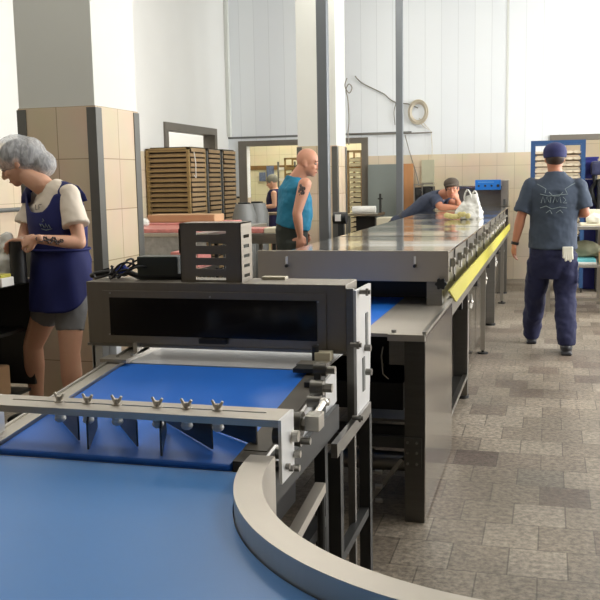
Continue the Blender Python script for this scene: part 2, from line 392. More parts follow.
# back wall, openings: X -4.66..-2.75 and X 0.05..1.7
D1a, D1b, D3a, D3b = -4.60, -2.76, .04, 1.9
struct(MB().box(-7.2, XL-.15, YB, YB+.15, 0, ZC), 'wall_side', 'paint')
struct(MB().box(XL-.1, D1a, YB, YB+.15, 1.25, ZC).box(D1a, D1b, YB, YB+.15, 2.06, ZC).box(D1b, D3a, YB, YB+.15, 1.85, ZC)
       .box(D3a, D3b, YB, YB+.15, 2.02, ZC).box(D3b, XR, YB, YB+.15, 1.85, ZC), 'wall_back', 'panel')
struct(MB().box(XL-.1, D1a, YB-.004, YB+.15, 0, 1.25).box(D1b, D3a, YB-.004, YB+.15, 0, 1.85).box(D3b, XR, YB-.004, YB+.15, 0, 1.85), 'wall_back_tiles', 'tile_w')
struct(MB().box(D1a-.13, D1a, YB-.03, YB+.16, 0, 2.13).box(D1b, D1b+.1, YB-.03, YB+.16, 0, 2.13).box(D1a, D1b, YB-.03, YB+.16, 2.05, 2.13), 'door_2', 'frame')
struct(MB().box(D3a-.05, D3a+.03, YB-.03, YB+.16, 0, 2.08).box(D3b, D3b+.08, YB-.03, YB+.16, 0, 2.08).box(D3a+.03, D3b, YB-.03, YB+.16, 2.0, 2.08), 'door_3', 'frame')
struct(MB().box(XL, -2.0, YB-.012, YB, 2.17, 2.20), 'trim_1', 'grey')
struct(MB().box(-.63, -.60, YB-.006, YB, 1.85, ZC), 'trim_2', 'paint_c')
struct(MB().box(-4.955+.06, -4.84, YB-.07, YB, 2.2, ZC), 'trim_3', 'paint_c')
struct(MB().box(XL-.1, D1a-.13, YB-.008, YB, 1.24, 1.27), 'trim_4', 'darkpaint')
# right wall with four big windows
wy = [(5.4, 7.8), (8.4, 10.6), (11.2, 13.2)]
mb = MB().box(XR, XR+.2, YF, YB+.1, 0, 1.15).box(XR, XR+.2, YF, YB+.1, 3.6, ZC)
ys = [YF] + [v for a in wy for v in a] + [YB+.1]
for a, b in zip(ys[0::2], ys[1::2]): mb.box(XR, XR+.2, a, b, 1.15, 3.6)
struct(mb, 'wall_right', 'paint')
for i, (a, b) in enumerate(wy):
    m_ = MB(); z0, z1 = 1.15, 3.6
    for q in ((a, a+.07, z0, z1), (b-.07, b, z0, z1), (a, b, z0, z0+.07), (a, b, z1-.07, z1), ((a+b)/2-.03, (a+b)/2+.03, z0, z1)):
        m_.box(XR-.02, XR+.08, q[0], q[1], q[2], q[3])
    struct(m_, 'window_%d' % (i+1), 'white')
struct(MB().box(-7.2, XR+.2, YF-.15, YF, 0, ZC), 'wall_front', 'frontwall')
# rooms beyond the doorways
struct(MB().box(-7.2, -1.6, 16.6, 16.75, 0, ZC).box(-2.0, -1.85, YB+.15, 16.6, 0, ZC), 'wall_rear', 'tile_y')
struct(MB().box(-.3, XR, 15.2, 15.35, 0, ZC), 'wall_far', 'tile_w')
struct(MB().box(-7.3, -7.2, YF, 17, 0, ZC), 'wall_outer', 'paint')
struct(MB().box(-6, -2.0, 16.58, 16.6, 1.72, 1.80), 'trim_5', 'brownstripe')

# two square columns with tiled lower part
def column(x0, x1, y0, y1, zt, n, name, far=False):
    o = struct(MB().box(x0+.006, x1-.006, y0+.006, y1-.006, zt, ZC), name, 'paint_c')
    tc = struct(MB().box(x0, x1, y0, y1, 0, zt), 'tile_cladding', 'tile', o)
    uvl = tc.data.uv_layers[0].data
    for p in tc.data.polygons:      # one joint in the middle of every face
        for li in p.loop_indices: uvl[li].uv.x -= (y0+y1)/2 if abs(p.normal.x) > .5 else (x0+x1)/2
    for (cx, cy) in ((x1, y0), (x0, y0), (x1, y1)):
        sx = -1 if cx == x1 else 1; sy = 1 if cy == y0 else -1
        g = MB().box(min(cx-sx*.006, cx+sx*.06), max(cx-sx*.006, cx+sx*.06), min(cy-sy*.006, cy+sy*.002), max(cy-sy*.006, cy+sy*.002), 0, zt-.01)
        g.box(min(cx-sx*.006, cx+sx*.002), max(cx-sx*.006, cx+sx*.002), min(cy+sy*.002, cy+sy*.075), max(cy+sy*.002, cy+sy*.075), 0, zt-.01)
        g.build('corner_strip', 'cstrip', o)
    return o
column(-3.36, -2.80, 5.25, 5.87, 2.0, 1, 'column_near')
column(-3.02, -2.52, 10.8, 11.35, 1.92, 2, 'column_far')

# free standing steel posts, floor to ceiling
for i, (x, y) in enumerate(((-1.885, 7.6), (-1.84, 11.4))):
    w_ = .045 if i == 0 else .042
    p = MB().box(x-w_, x+w_, y-w_, y+w_, 0, ZC, .006).build('steel_post', 'post')
    q = MB().box(x-.1, x+.1, y-.1, y+.1, 0, .012).build('base_plate', 'grey', p)
    tag(p, ['grey square steel post standing right in front of the bald man in teal', 'grey square steel post rising behind the leaning man, beside the orange board'][i], 'post')

# ceiling lamps out of view, added to light the hall
for k, (x, y) in enumerate([(x, y) for x in (-2.4, 1.8) for y in (3.5, 7, 10.5)]):
    e = empty('added_lamp', (x, y, ZC-.12), 'added out-of-view fluorescent lamp high above the work floor', 'lamp', 'added ceiling lamps')
    MB().box(x-.08, x+.08, y-.65, y+.65, ZC-.06, ZC).build('housing', 'white', e)
    MB().cyl((x, y-.6, ZC-.085), (x, y+.6, ZC-.085), .02).build('tube', 'lamp', e)

def area(name, loc, rot, sx, sy, power, col=(1, 1, 1)):
    l = bpy.data.lights.new(name, 'AREA'); l.shape = 'RECTANGLE'; l.size = sx; l.size_y = sy; l.energy = power; l.color = col
    o = bpy.data.objects.new(name, l); C.objects.link(o); o.location = loc; o.rotation_euler = rot; return o
for i, (a, b) in enumerate(wy):
    area('window_daylight', (XR+.1, (a+b)/2, 2.375), (0, PI/2, 0), 2.4, b-a-.1, (270, 250, 220)[i], (1, .99, .97))
for x in (-2.4, 1.8):
    for y in (3.5, 7, 10.5): area('added_lamp_light', (x, y, ZC-.14), (0, 0, 0), .2, 1.3, 30, (1, .95, .86))
area('rear_room_light', (-3.6, 15.2, 4.3), (0, 0, 0), 1.6, 1.6, 130, (1, .93, .78))
area('side_room_light', (-6.1, 12, 4.3), (0, 0, 0), 1.2, 1.6, 110, (1, .97, .92))
area('store_room_light', (1.2, 14.5, 4.3), (0, 0, 0), 1.2, .8, 60, (1, .95, .88))
wd = bpy.data.worlds.new('sky'); S.world = wd; wd.use_nodes = True
wd.node_tree.nodes['Background'].inputs[0].default_value = (.75, .86, 1, 1); wd.node_tree.nodes['Background'].inputs[1].default_value = 1.5

# ================================================================== THE LONG COOLING LINE
RX, LX, BD, HZ, HY, LH = -.50, -1.53, .84, 1.125, 4.63, -1.36
line = empty('tunnel_conveyor', (-1.02, 4.0, 0), 'long stainless tunnel conveyor with polished flat hood running down the hall', 'conveyor')
Y0, Y1 = 3.76, 11.9
bx0 = at(369, 327, Z=BD).x
MB().box(bx0, RX, Y0, Y1, BD-.015, BD).box(LX, -1.36, Y0, 5.2, BD-.015, BD).box(-.66, RX, Y0-.02, Y0, BD-.028, BD).build('bed_plate', 'tan_plate', line)
MB().box(-1.36, bx0, 3.45, Y1, BD-.025, BD-.002, .008).build('belt', 'blue', line)
MB().cyl((-1.36, 3.47, BD-.03), (bx0, 3.47, BD-.03), .016).build('roller', 'steel_d', line)
MB().cyl((-.64, Y0+.03, BD), (-.64, Y0+.03, BD+.012), .011, n=10).build('bolt', 'steel_d', line)
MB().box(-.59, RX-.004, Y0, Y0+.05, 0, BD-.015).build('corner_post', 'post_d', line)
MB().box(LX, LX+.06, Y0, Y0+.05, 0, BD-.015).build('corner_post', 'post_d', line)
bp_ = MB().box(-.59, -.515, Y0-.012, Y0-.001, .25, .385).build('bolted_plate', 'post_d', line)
for zx in (.27, .32, .365):
    for xx in (-.575, -.535): MB().cyl((xx, Y0-.02, zx), (xx, Y0-.011, zx), .006, n=8).build('bolt', 'steel_d', bp_)
MB().box(-.66, -.59, Y0+.02, Y0+.03, BD-.14, BD-.015).build('hanger_plate', 'steel_d', line)
PE = at(452, 350, X=RX).y
MB().box(RX-.004, RX, Y0, PE, .01, BD-.005).build('side_panel', 'steel_v', line)
MB().box(RX-.012, RX+.005, Y0-.004, PE, BD-.004, BD+.012).build('panel_rim', 'steel', line)
MB().box(RX-.03, RX, PE, Y1, BD-.085, BD).build('side_rail', 'steel', line)
MB().box(LX, LX+.03, Y0, 5.2, .05, BD-.02).build('side_panel', 'darkpaint', line)
MB().box(LH-.02, LH+.01, 5.2, Y1, .05, BD-.02).build('side_panel', 'darkpaint', line)
for y in (6.12, 9.25, 11.85):
    l = MB().box(RX-.115, RX-.02, y-.06, y+.0, .02, BD-.085).build('leg', 'steel_d', line)
    MB().cyl((RX-.06, y-.03, 0), (RX-.06, y-.03, .02), .05).build('foot', 'black', l)
for y in (6.12, 9.25, 11.85): MB().box(LH+.015, LH+.08, y-.06, y, 0, BD-.03).build('leg', 'steel_d', line)
for y in (7.69, 10.86):
    l = MB().box(RX-.05, RX-.012, y-.02, y+.02, .03, BD-.085).build('leg', 'steel', line)
    MB().cyl((RX-.03, y, .01), (RX-.03, y, .04), .012, n=10).cyl((RX-.03, y, 0), (RX-.03, y, .012), .045).build('foot', 'black', l)
MB().box(RX-.05, RX-.02, PE+.02, 6.05, .14, .17).build('bottom_rail', 'steel', line)
MB().box(RX-.50, RX-.05, PE+.02, 6.05, .14, .155).build('bottom_tray', 'steel_d', line)
MB().box(RX-.13, RX-.11, 5.45, 5.48, .16, .38).build('adjuster', 'black', line)
for y0_, y1_ in ((6.14, 7.66), (7.72, 9.18), (9.27, 10.83), (10.9, 11.8)):
    p = MB().box(RX-.10, RX-.095, y0_, y1_, .06, BD-.085).build('side_panel', 'steel_v', line)
    MB().box(RX-.095, RX-.085, (y0_+y1_)/2-.004, (y0_+y1_)/2+.004, .08, BD-.10).build('seam', 'steel_d', p)
for y in (6.55, 8.1, 9.7, 11.2):   # star handles with rods and black latch
    h = MB()
    for k in range(5):
        a = 2*PI*k/5+.3; h.cyl((RX-.04, y, .60), (RX-.04, y+.055*math.cos(a), .60+.055*math.sin(a)), .014, .009, n=8)
    h.ell((RX-.04, y, .60), (.02, .022, .022), sub=2).cyl((RX-.095, y, .60), (RX-.04, y, .60), .01, n=8)
    hb = h.build('star_handle', 'steel', line, smooth=40)
    MB().cyl((RX-.06, y, .14), (RX-.06, y, .58), .007, n=8).build('rod', 'steel', hb)
for y in (4.75, 5.9, 7.2, 8.7, 10.3):
    MB().box(RX-.08, RX-.04, y-.03, y+.03, BD-.20, BD-.11, .006).build('latch_box', 'black', line)
ya_, yc_ = at(447, 292, X=RX), at(454, 303, X=RX)
MB().prism([(yc_.y, BD-.02), (Y1, BD-.02), (Y1, .905), (ya_.y, .925)], 'x', RX+.004, RX+.014).build('cover_strip', 'yellow', line)
MB().box(RX-.06, RX-.05, HY+.05, Y1, BD, HZ-.012).build('tunnel_wall', 'steel', line)
for i in range(17):
    y = 4.85 + i*.42
    c_ = MB().box(RX-.05, RX-.022, y-.03, y+.03, .985, 1.035, .006).build('clamp', 'steel', line)
    MB().cyl((RX-.022, y, 1.01), (RX-.004, y, 1.01), .014, n=12).cyl((RX-.035, y, .94), (RX-.035, y, .985), .008, n=8).build('clamp_bolt', 'steel_t', c_)
    if i % 2: MB().box(RX-.05, RX-.04, y+.15, y+.19, .88, 1.10).build('stiffener', 'steel_d', line)
HR = at(448, 252, Z=HZ).x

hood = MB().box(LH, HR, HY+.01, Y1-.3, HZ-.012, HZ, .003).box(LH, LH+.01, HY+.02, Y1-.3, BD, HZ-.012).build('hood', 'hood', line)
for i in range(1, 6):
    y = HY + i*1.2
    MB().box(LH+.004, HR-.004, y-.004, y+.004, HZ, HZ+.0012).build('hood_seam', 'steel_d', hood)
fz = at(447, 282, Y=HY).z
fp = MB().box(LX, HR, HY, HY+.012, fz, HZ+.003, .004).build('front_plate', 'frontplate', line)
for px in (287, 415):
    c = at(px, 262, Y=HY)
    MB().box(c.x-.005, c.x+.005, HY-.012, HY, c.z-.01, c.z+.03).build('latch_pin', 'white', fp)
    MB().cyl((c.x, HY-.02, c.z-.02), (c.x, HY, c.z-.02), .009, n=8).build('latch_knob', 'black', fp)
kb = MB(); kc = at(441, 284, Y=HY-.03)
kb.cyl((kc.x, HY-.04, kc.z), (kc.x, HY, kc.z), .024, n=12)
for k in range(6):
    a = PI*k/3; kb.cyl((kc.x+.022*math.cos(a), HY-.038, kc.z+.022*math.sin(a)), (kc.x+.022*math.cos(a), HY-.01, kc.z+.022*math.sin(a)), .009, n=8)
kb.build('star_knob', 'black', line)
MB().box(kc.x-.08, kc.x-.0, HY+.02, HY+.12, BD, fz+.02).build('inner_block', 'steel_d', line)
MB().box(LH+.015, RX-.065, 4.95, 4.97, BD, HZ-.02).build('inner_baffle', 'black', line)
MB().box(LX+.06, -.59, Y0+.01, Y0+.04, .33, .38).build('cross_beam', 'darkpaint', line)
MB().box(LX+.06, -.59, Y0+.35, Y0+.39, .28, .33).build('cross_beam', 'darkpaint', line)
d0, d1 = at(372, 409, Y=4.25), at(403, 383, Y=4.25)
MB().box(LX+.2, d1.x, 4.25, 4.7, d0.z, d1.z, .006).build('drive_box', 'black', line)
MB().box(LX+.1, -.60, 4.72, 4.76, .40, BD-.02).build('underside_shade', 'black', line)  # black sheet added as the shade under the bed
gm = MB().cyl((-.92, Y0+.2, .21), (-.60, Y0+.2, .21), .045, n=18).cyl((-.80, Y0+.2, .21), (-.76, Y0+.2, .21), .052, n=18).build('gear_motor', 'steel_d', line, smooth=40)
MB().beam((-.76, Y0+.06, .06), (-.60, Y0+.02, .28), .026, .018).build('brace', 'steel_d', line)
for z in (.10, .165, .23): MB().cyl((-.715, Y0-.03, z), (-.685, Y0-.03, z), .010, n=10).build('bolt', 'steel', gm)
MB().tube([(-.685, Y0+.01, BD-.06), (-.69, Y0+.0, BD-.10), (-.685, Y0+.005, BD-.18), (-.66, Y0+.0, BD-.20)], .003).build('wire', 'cable', line)

# plastic bag standing on the hood
bag = empty('plastic_bag', at(465, 219, Z=HZ+.002), 'thin white plastic carrier bag with food standing on the polished hood', 'bag')
bc = V(bag.location)
m_ = MB(); prof = [(0, .03, .115, .10), (.035, .035, .13, .11), (.08, .045, .115, .09), (.12, .055, .092, .07), (.16, .06, .070, .045), (.20, .055, .058, .028), (.215, .052, .054, .02)]
m_.loft([(bc+V((dx, 0, z)), a, b) for z, dx, a, b in prof], (1, 0, 0), 40)
o = m_.build('sack', 'bag', bag); bake(o, .009, 2, .5, .035, .05)
for dx, w_, dy, tz in ((.025, .030, -.022, .0), (.085, .026, .018, -.012)):
    pts = [bc+V((dx+w_*math.cos(t)*(1-.25*math.sin(t)), dy-.01*math.sin(t), .20+tz+.062*math.sin(t))) for t in [PI*k/12 for k in range(-2, 15)]]
    h = MB().loft([(p, .022, .0075) for p in pts], (0, 1, 0), 12).build('handle', 'bag', bag); bake(h, None, 1, disp=.006, dscale=.02)
m_ = MB()
for k in range(9): m_.ell(bc+V((-.15+.024*k+random.uniform(-.01, .01), -.085+random.uniform(-.02, .012), .026+random.uniform(0, .02))), (.028, .03, .026), sub=2)
m_.build('food', 'bagc', bag, smooth=180)

# ================================================================== CURVED INFEED CONVEYOR
CX, CY = .02, 1.97
def arc(r, a): return (CX+r*math.cos(a), CY+r*math.sin(a))
def sector(mb, r0, r1, a0, a1, z0, z1, n=40):
    pi, po = [], []
    for k in range(n+1):
        a = a0+(a1-a0)*k/n; pi.append(arc(r0, a)); po.append(arc(r1, a))
    A = [[mb.bm.verts.new((x, y, z)) for x, y in L] for L in (pi, po) for z in (z0, z1)]
    i0, i1, o0, o1 = A
    for k in range(n):
        for q in ((i0, i1), (i1, o1), (o1, o0), (o0, i0)): mb.bm.faces.new((q[0][k], q[1][k], q[1][k+1], q[0][k+1]))
    mb.bm.faces.new((i0[0], i1[0], o1[0], o0[0])); mb.bm.faces.new((i0[n], i1[n], o1[n], o0[n]))
    return mb
inf = empty('curve_conveyor', (-.6, 1.5, 0), 'pale blue curved belt conveyor in the foreground with tan arc guide', 'conveyor')
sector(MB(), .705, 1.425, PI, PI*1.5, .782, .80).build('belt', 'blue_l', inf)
MB().cyl((-1.40, 1.978, .789), (-.69, 1.978, .789), .0105, n=20).build('nose_roller', 'blue_l', inf)
sector(MB(), .70, 1.44, PI, PI*1.5, .70, .775).build('bed', 'steel_d', inf)
sector(MB(), .64, .702, PI*1.0, PI*1.5, .70, .85).build('arc_guide', 'tan_plate', inf)
sector(MB(), 1.428, 1.46, PI*1.0, PI*1.5, .70, .83).build('outer_guide', 'tan_plate', inf)
for a, r in ((PI*1.02, 1.40), (PI*1.02, .72), (PI*1.25, 1.40), (PI*1.25, .72), (PI*1.48, 1.40), (PI*1.48, .72)):
    x, y = arc(r, a); MB().box(x-.02, x+.02, y-.02, y+.02, 0, .70).build('leg', 'darkpaint', inf)
MB().cyl((-.72, 1.995, .80), (-.69, 1.995, .80), .008, n=10).cyl((-1.43, 1.995, .80), (-1.40, 1.995, .80), .009, n=10).build('roller_cap', 'white', inf)

# ================================================================== INCLINED CONVEYOR UNDER THE SCANNER
inc = empty('inclined_conveyor', (-1.08, 2.4, 0), 'deep blue inclined belt conveyor leading up under the scanner', 'conveyor')
ya, za, yb, zb = 2.02, .803, 2.79, .878
sl = (zb-za)/(yb-ya)
def zi(y): return za+(y-ya)*sl
pts = [(ya+.012, za-.02)] + [(ya+.012-.012*math.sin(t), za-.01-.010*math.cos(t)) for t in (PI*k/6 for k in range(1, 6))] + [(ya+.012, za), (yb, zb), (yb+.006, zb-.006), (yb, zb-.02)]
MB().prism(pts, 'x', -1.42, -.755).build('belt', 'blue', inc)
MB().box(-1.45, -.72, yb+.012, 3.55, zb-.012, zb-.004).build('slider_plate', 'greybelt', inc)
MB().box(-1.45, -.73, yb+.012, yb+.02, zb-.03, zb+.0).build('transfer_edge', 'steel', inc)
def slope_box(x0, x1, y0, y1, dz0, dz1): return [(y0, zi(y0)+dz0), (y1, zi(y1)+dz0), (y1, zi(y1)+dz1), (y0, zi(y0)+dz1)], x0, x1
def sb(x0, x1, y0, y1, dz0, dz1, mb=None):
    p, a, b = slope_box(x0, x1, y0, y1, dz0, dz1); return (mb or MB()).prism(p, 'x', a, b)
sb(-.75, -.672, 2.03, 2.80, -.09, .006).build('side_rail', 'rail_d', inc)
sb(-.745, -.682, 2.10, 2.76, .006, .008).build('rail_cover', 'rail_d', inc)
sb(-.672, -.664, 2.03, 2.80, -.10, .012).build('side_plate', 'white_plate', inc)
sb(-1.47, -1.425, 2.03, 3.1, -.09, .008).build('side_rail', 'tan_plate', inc)
sb(-1.478, -1.47, 2.03, 3.1, -.10, .014).build('side_plate', 'steel_t', inc)
# brackets and posts at the belt's far corners
lb = MB().box(-1.50, -1.40, 2.76, 2.84, .886, .898).build('corner_bracket', 'tan_plate', inc)
MB().box(-1.44, -1.425, 2.9, 3.0, .89, .93).build('stop_block', 'tan_plate', inc)
for x, y in ((-1.45, 2.80), (-1.41, 2.83)): MB().cyl((x, y, .898), (x, y, .905), .008, n=8).build('bolt', 'steel', lb)
rb = MB().box(-.80, -.70, 2.80, 2.86, .884, .898).build('corner_bracket', 'tan_plate', inc)
MB().box(-.755, -.70, 2.865, 2.915, .895, .925, .003).build('end_block', 'cream', inc)
MB().cyl((-.755, 2.88, .88), (-.755, 2.88, .945), .012, n=10).build('pin', 'darkpaint', rb)
MB().box(-.79, -.69, 2.72, 2.79, .885, .90, .002).build('clamp_plate', 'darkpaint', rb)
# bearings, adjusters and bolts outside the right rail
for i, (px, py, r) in enumerate(((295, 436, .020), (297, 454, .013), (296, 468, .012), (308, 424, .026), (307, 441, .013), (329, 388, .018), (332, 370, .016), (326, 402, .014))):
    c = at(px, py, X=-.61)
    b = MB().cyl((-.664, c.y, c.z), (-.625, c.y, c.z), r*1.25, n=18).build('bearing', 'steel_d' if i % 3 else 'post_d', inc, smooth=40)
    MB().cyl((-.625, c.y, c.z), (-.600, c.y, c.z), r*.75, n=6 if i % 2 else 14).build('bolt_head', 'steel', b)
c = at(318, 418, X=-.585)
tb = MB().box(-.615, -.575, c.y-.03, c.y+.03, c.z-.03, c.z+.012, .003).build('square_housing', 'steel', inc)
MB().cyl((-.60, c.y+.03, c.z), (-.60, c.y+.12, c.z+.012), .009, n=10).ell((-.60, c.y+.125, c.z+.012), (.014, .014, .014), sub=2).build('adjusting_screw', 'steel_t', tb)
MB().box(-.662, -.640, 2.50, 2.56, .80, .945, .004).build('carrier_block', 'darkpaint', inc)
MB().box(-.72, -.675, 2.60, 2.67, .865, .885, .003).build('rail_block', 'darkpaint', inc)
MB().box(-.66, -.645, 2.05, 2.75, .70, .78).build('lower_plate', 'darkpaint', inc)
for x in (-.70, -1.45):
    for y in (2.12, 2.72):
        MB().box(x-.018, x+.018, y-.018, y+.018, 0, .76).build('leg', 'darkpaint', inc)
MB().beam((-.70, 2.12, .40), (-.70, 2.72, .40), .035, .035).build('stretcher', 'darkpaint', inc)
MB().beam((-1.45, 2.12, .40), (-1.45, 2.72, .40), .035, .035).build('stretcher', 'darkpaint', inc)
MB().beam((-.62, 2.05, .585), (-.62, 2.40, .625), .03, .03).build('tube_rail', 'tan_plate', inc)
MB().box(-1.40, -.75, 2.2, 2.6, .50, .70, .01).build('drive_cover', 'black', inc)
for y_, z_ in ((2.05, .585), (2.40, .62)): MB().cyl((-.62, y_, .0), (-.62, y_, z_), .012, n=10).build('rail_upright', 'darkpaint', inc)

# ------------------------------------------------------------------ deflector bar over the two belts
BZ = .925
bar = empty('deflector_bar', (-1.03, 2.08, BZ), 'slotted steel bar with wing nuts and angled blades spanning the blue belt', 'guide bar')
mb = MB(); xa, xb = -1.46, -.625
mb.box(xa, xb, 2.018, 2.074, BZ-.004, BZ).box(xa, xb, 2.084, 2.125, BZ-.004, BZ).box(xa, xa+.06, 2.074, 2.084, BZ-.004, BZ).box(-.675, xb, 2.074, 2.084, BZ-.004, BZ)
mb.box(xa, xb, 2.015, 2.019, BZ-.018, BZ)
mb.build('slotted_bar', 'tan_plate', bar)
MB().box(-.625, -.617, 2.015, 2.125, .765, BZ).build('end_bracket', 'white_plate', bar)
MB().box(-1.468, -1.46, 2.015, 2.125, .765, BZ).build('end_bracket', 'white_plate', bar)
for k, z in enumerate((.80, .785)):
    MB().cyl((-.617, 2.05+.03*k, z), (-.607, 2.05+.03*k, z), .008, n=6).build('bolt', 'steel_d', bar)
nuts = [(-1.256, ((-1.44, 2.33), (-1.215, 2.10))), (-1.172, ((-1.215, 2.20), (-1.158, 2.045))), (-1.087, ((-1.22, 2.30), (-1.035, 2.085))),
        (-.971, ((-1.005, 2.20), (-.945, 2.035))), (-.89, ((-1.05, 2.28), (-.83, 2.10))), (-.805, ((-.99, 2.30), (-.722, 2.14)))]
for x, ((x0, y0), (x1, y1)) in nuts:
    nt = MB().cyl((x, 2.079, BZ), (x, 2.079, BZ+.016), .008, n=10).cyl((x, 2.079, BZ), (x, 2.079, BZ+.003), .014, n=14)
    for sg in (-1, 1): nt.cyl((x+sg*.005, 2.079, BZ+.008), (x+sg*.016, 2.079-.004*sg, BZ+.024), .005, .0035, n=8)
    nt.build('wing_nut', 'tan_plate', bar, smooth=50)
    MB().cyl((x, 2.079, BZ-.045), (x, 2.079, BZ-.004), .014, n=14).ell((x, 2.079, BZ-.045), (.016, .016, .012), sub=2).build('spacer', 'white', bar, smooth=50)
    d = V((x1-x0, y1-y0, 0)).normalized(); nn = V((-d.y, d.x, 0))*.0025
    z0a, z0b = zi(y0)+.004, zi(y1)+.004; L_ = V((x1-x0, y1-y0, 0)).length
    m_ = MB(); vs = []
    for sgn in (1, -1):
        vs.append([m_.bm.verts.new(V(p)+nn*sgn) for p in ((x0, y0, z0a), (x1, y1, z0b), (x1, y1, BZ-.045), (x1-d.x*.04, y1-d.y*.04, BZ-.022), (x0, y0, z0a+.028))])
    n = 5
    for k in range(n): m_.bm.faces.new((vs[0][k], vs[0][(k+1)%n], vs[1][(k+1)%n], vs[1][k]))
    m_.bm.faces.new(vs[0]); m_.bm.faces.new(vs[1][::-1])
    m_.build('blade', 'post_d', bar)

# ================================================================== SCANNER
SY = 2.93
sc = empty('belt_scanner', (-1.14, SY+.15, .92), 'grey stainless inspection scanner with long dark window bridging the blue belt', 'scanner')
a_, b_ = at(86, 281, Y=SY), at(349, 351, Y=SY)
sx0, sx1, sz1, sz0 = a_.x, -.658, 1.148, .917
MB().box(sx0, sx1, SY, SY+.18, sz0, sz1, .003).build('housing', 'scan', sc)
f0, f1 = at(102, 289, Y=SY), at(327, 350, Y=SY)
fr = MB().box(f0.x, f1.x, SY-.006, SY, f1.z+.003, f0.z-.004, .002).build('window_frame', 'scan', sc)
g0, g1 = at(110, 297, Y=SY), at(318, 341, Y=SY)
MB().box(g0.x, g1.x, SY-.0085, SY-.006, g1.z, g0.z, .0012).build('dark_window', 'blackglass', fr)
for px, py in ((110, 293), (210, 297), (318, 302), (110, 334), (210, 341), (318, 345)):
    c = at(px, py, Y=SY-.006); MB().cyl((c.x, SY-.009, c.z), (c.x, SY-.006, c.z), .0035, n=8).build('screw', 'steel', fr)
c = at(212, 341, Y=SY-.02)
MB().box(c.x-.05, c.x+.055, SY-.026, SY-.006, c.z-.012, c.z+.008, .005).build('handle', 'black', fr)
MB().box(sx0-.004, sx1, SY-.004, SY+.004, sz0-.006, sz0+.004).build('bottom_lip', 'steel_d', sc)
# right hand bearing frame: dark edge strip and bright side plate
MB().box(-.656, -.632, SY-.006, SY+.02, .0, 1.135).build('front_upright', 'steel_d', sc)
sp = [(SY-.005, 1.130), (SY+.255, 1.125), (SY+.25, .96), (SY+.215, .70), (SY-.005, .655)]
MB().prism(sp, 'x', -.632, -.622).build('side_plate', 'white_plate', sc)
for y0_, y1_, z0_, z1_ in ((3.08, 3.115, .91, 1.03), (3.02, 3.055, .76, .88)):
    MB().box(-.622, -.619, y0_, y1_, z0_, z1_).build('slot_cover', 'grey', sc)
for px, py in ((366, 292), (357, 345), (359, 418)):
    c = at(px, py, X=-.60); MB().cyl((-.622, c.y, c.z), (-.585, c.y, c.z), .008, n=10).cyl((-.60, c.y, c.z), (-.592, c.y, c.z), .014, n=6).build('stud', 'steel_d', sc)
for px, py in ((371, 348), (372, 372)):
    c = at(px, py, X=-.60); MB().cyl((-.632, c.y, c.z), (-.60, c.y, c.z), .012, n=12).build('stud', 'steel_d', sc)
MB().box(-.632, -.612, 2.58, 3.12, .655, .70).build('foot_bar', 'steel_d', sc)
for x, y in ((-.63, 2.63), (-.63, 3.10), (-1.61, 3.08), (-1.61, 2.97)):
    l = MB().box(x-.02, x+.02, y-.02, y+.02, .012, .66 if x > -1 else .915).build('leg', 'darkpaint' if x > -1 else 'white_plate', sc)
    MB().cyl((x, y, 0), (x, y, .014), .035).build('foot', 'black', l)
MB().box(sx0, sx0+.012, SY+.02, SY+.17, .68, .915).build('side_plate', 'white_plate', sc)
MB().beam((-.63, 2.63, .30), (-.63, 3.10, .30), .03, .03).build('stretcher', 'darkpaint', sc)
# slotted box on top
vb = MB(); vx0, vx1, vz0, vz1 = at(180, 250, Y=SY+.03).x, at(241, 250, Y=SY+.03).x, sz1, at(210, 223, Y=SY+.03).z
vy0, vy1 = SY+.03, SY+.15
slots = [(at(196, py, Y=vy0).x, at(226, py, Y=vy0).x, at(196, py, Y=vy0).z) for py in (233, 244, 256, 267, 278)]
slots.sort(key=lambda s: s[2]); hh = .0065; zc = vz0
t_ = .004
for x0, x1, z in slots:
    z = max(z, vz0+hh+.002)
    vb.box(vx0, vx1, vy0, vy0+t_, zc, z-hh); vb.box(vx0, x0, vy0, vy0+t_, z-hh, z+hh); vb.box(x1, vx1, vy0, vy0+t_, z-hh, z+hh); zc = z+hh
vb.box(vx0, vx1, vy0, vy0+t_, zc, vz1).box(vx0, vx1, vy0, vy1, vz1-t_, vz1)
zc = vz0
for i in range(5):
    z = vz0 + .02 + i*.035
    vb.box(vx1-t_, vx1, vy0, vy1, zc, z-.006).box(vx1-t_, vx1, vy0, vy0+.03, z-.006, z+.006).box(vx1-t_, vx1, vy1-.03, vy1, z-.006, z+.006); zc = z+.006
vb.box(vx1-t_, vx1, vy0, vy1, zc, vz1).box(vx0, vx0+t_, vy0, vy1, vz0, vz1)
vbo = vb.build('vented_box', 'scan', sc)
MB().box(vx0-.014, vx0, vy0+.02, vy1-.02, vz1-.11, vz1-.02, .005).build('side_knob', 'black', sc)
MB().box(-1.0, -.91, SY+.13, SY+.17, sz1, sz1+.010, .002).build('terminal_strip', 'cream', sc)

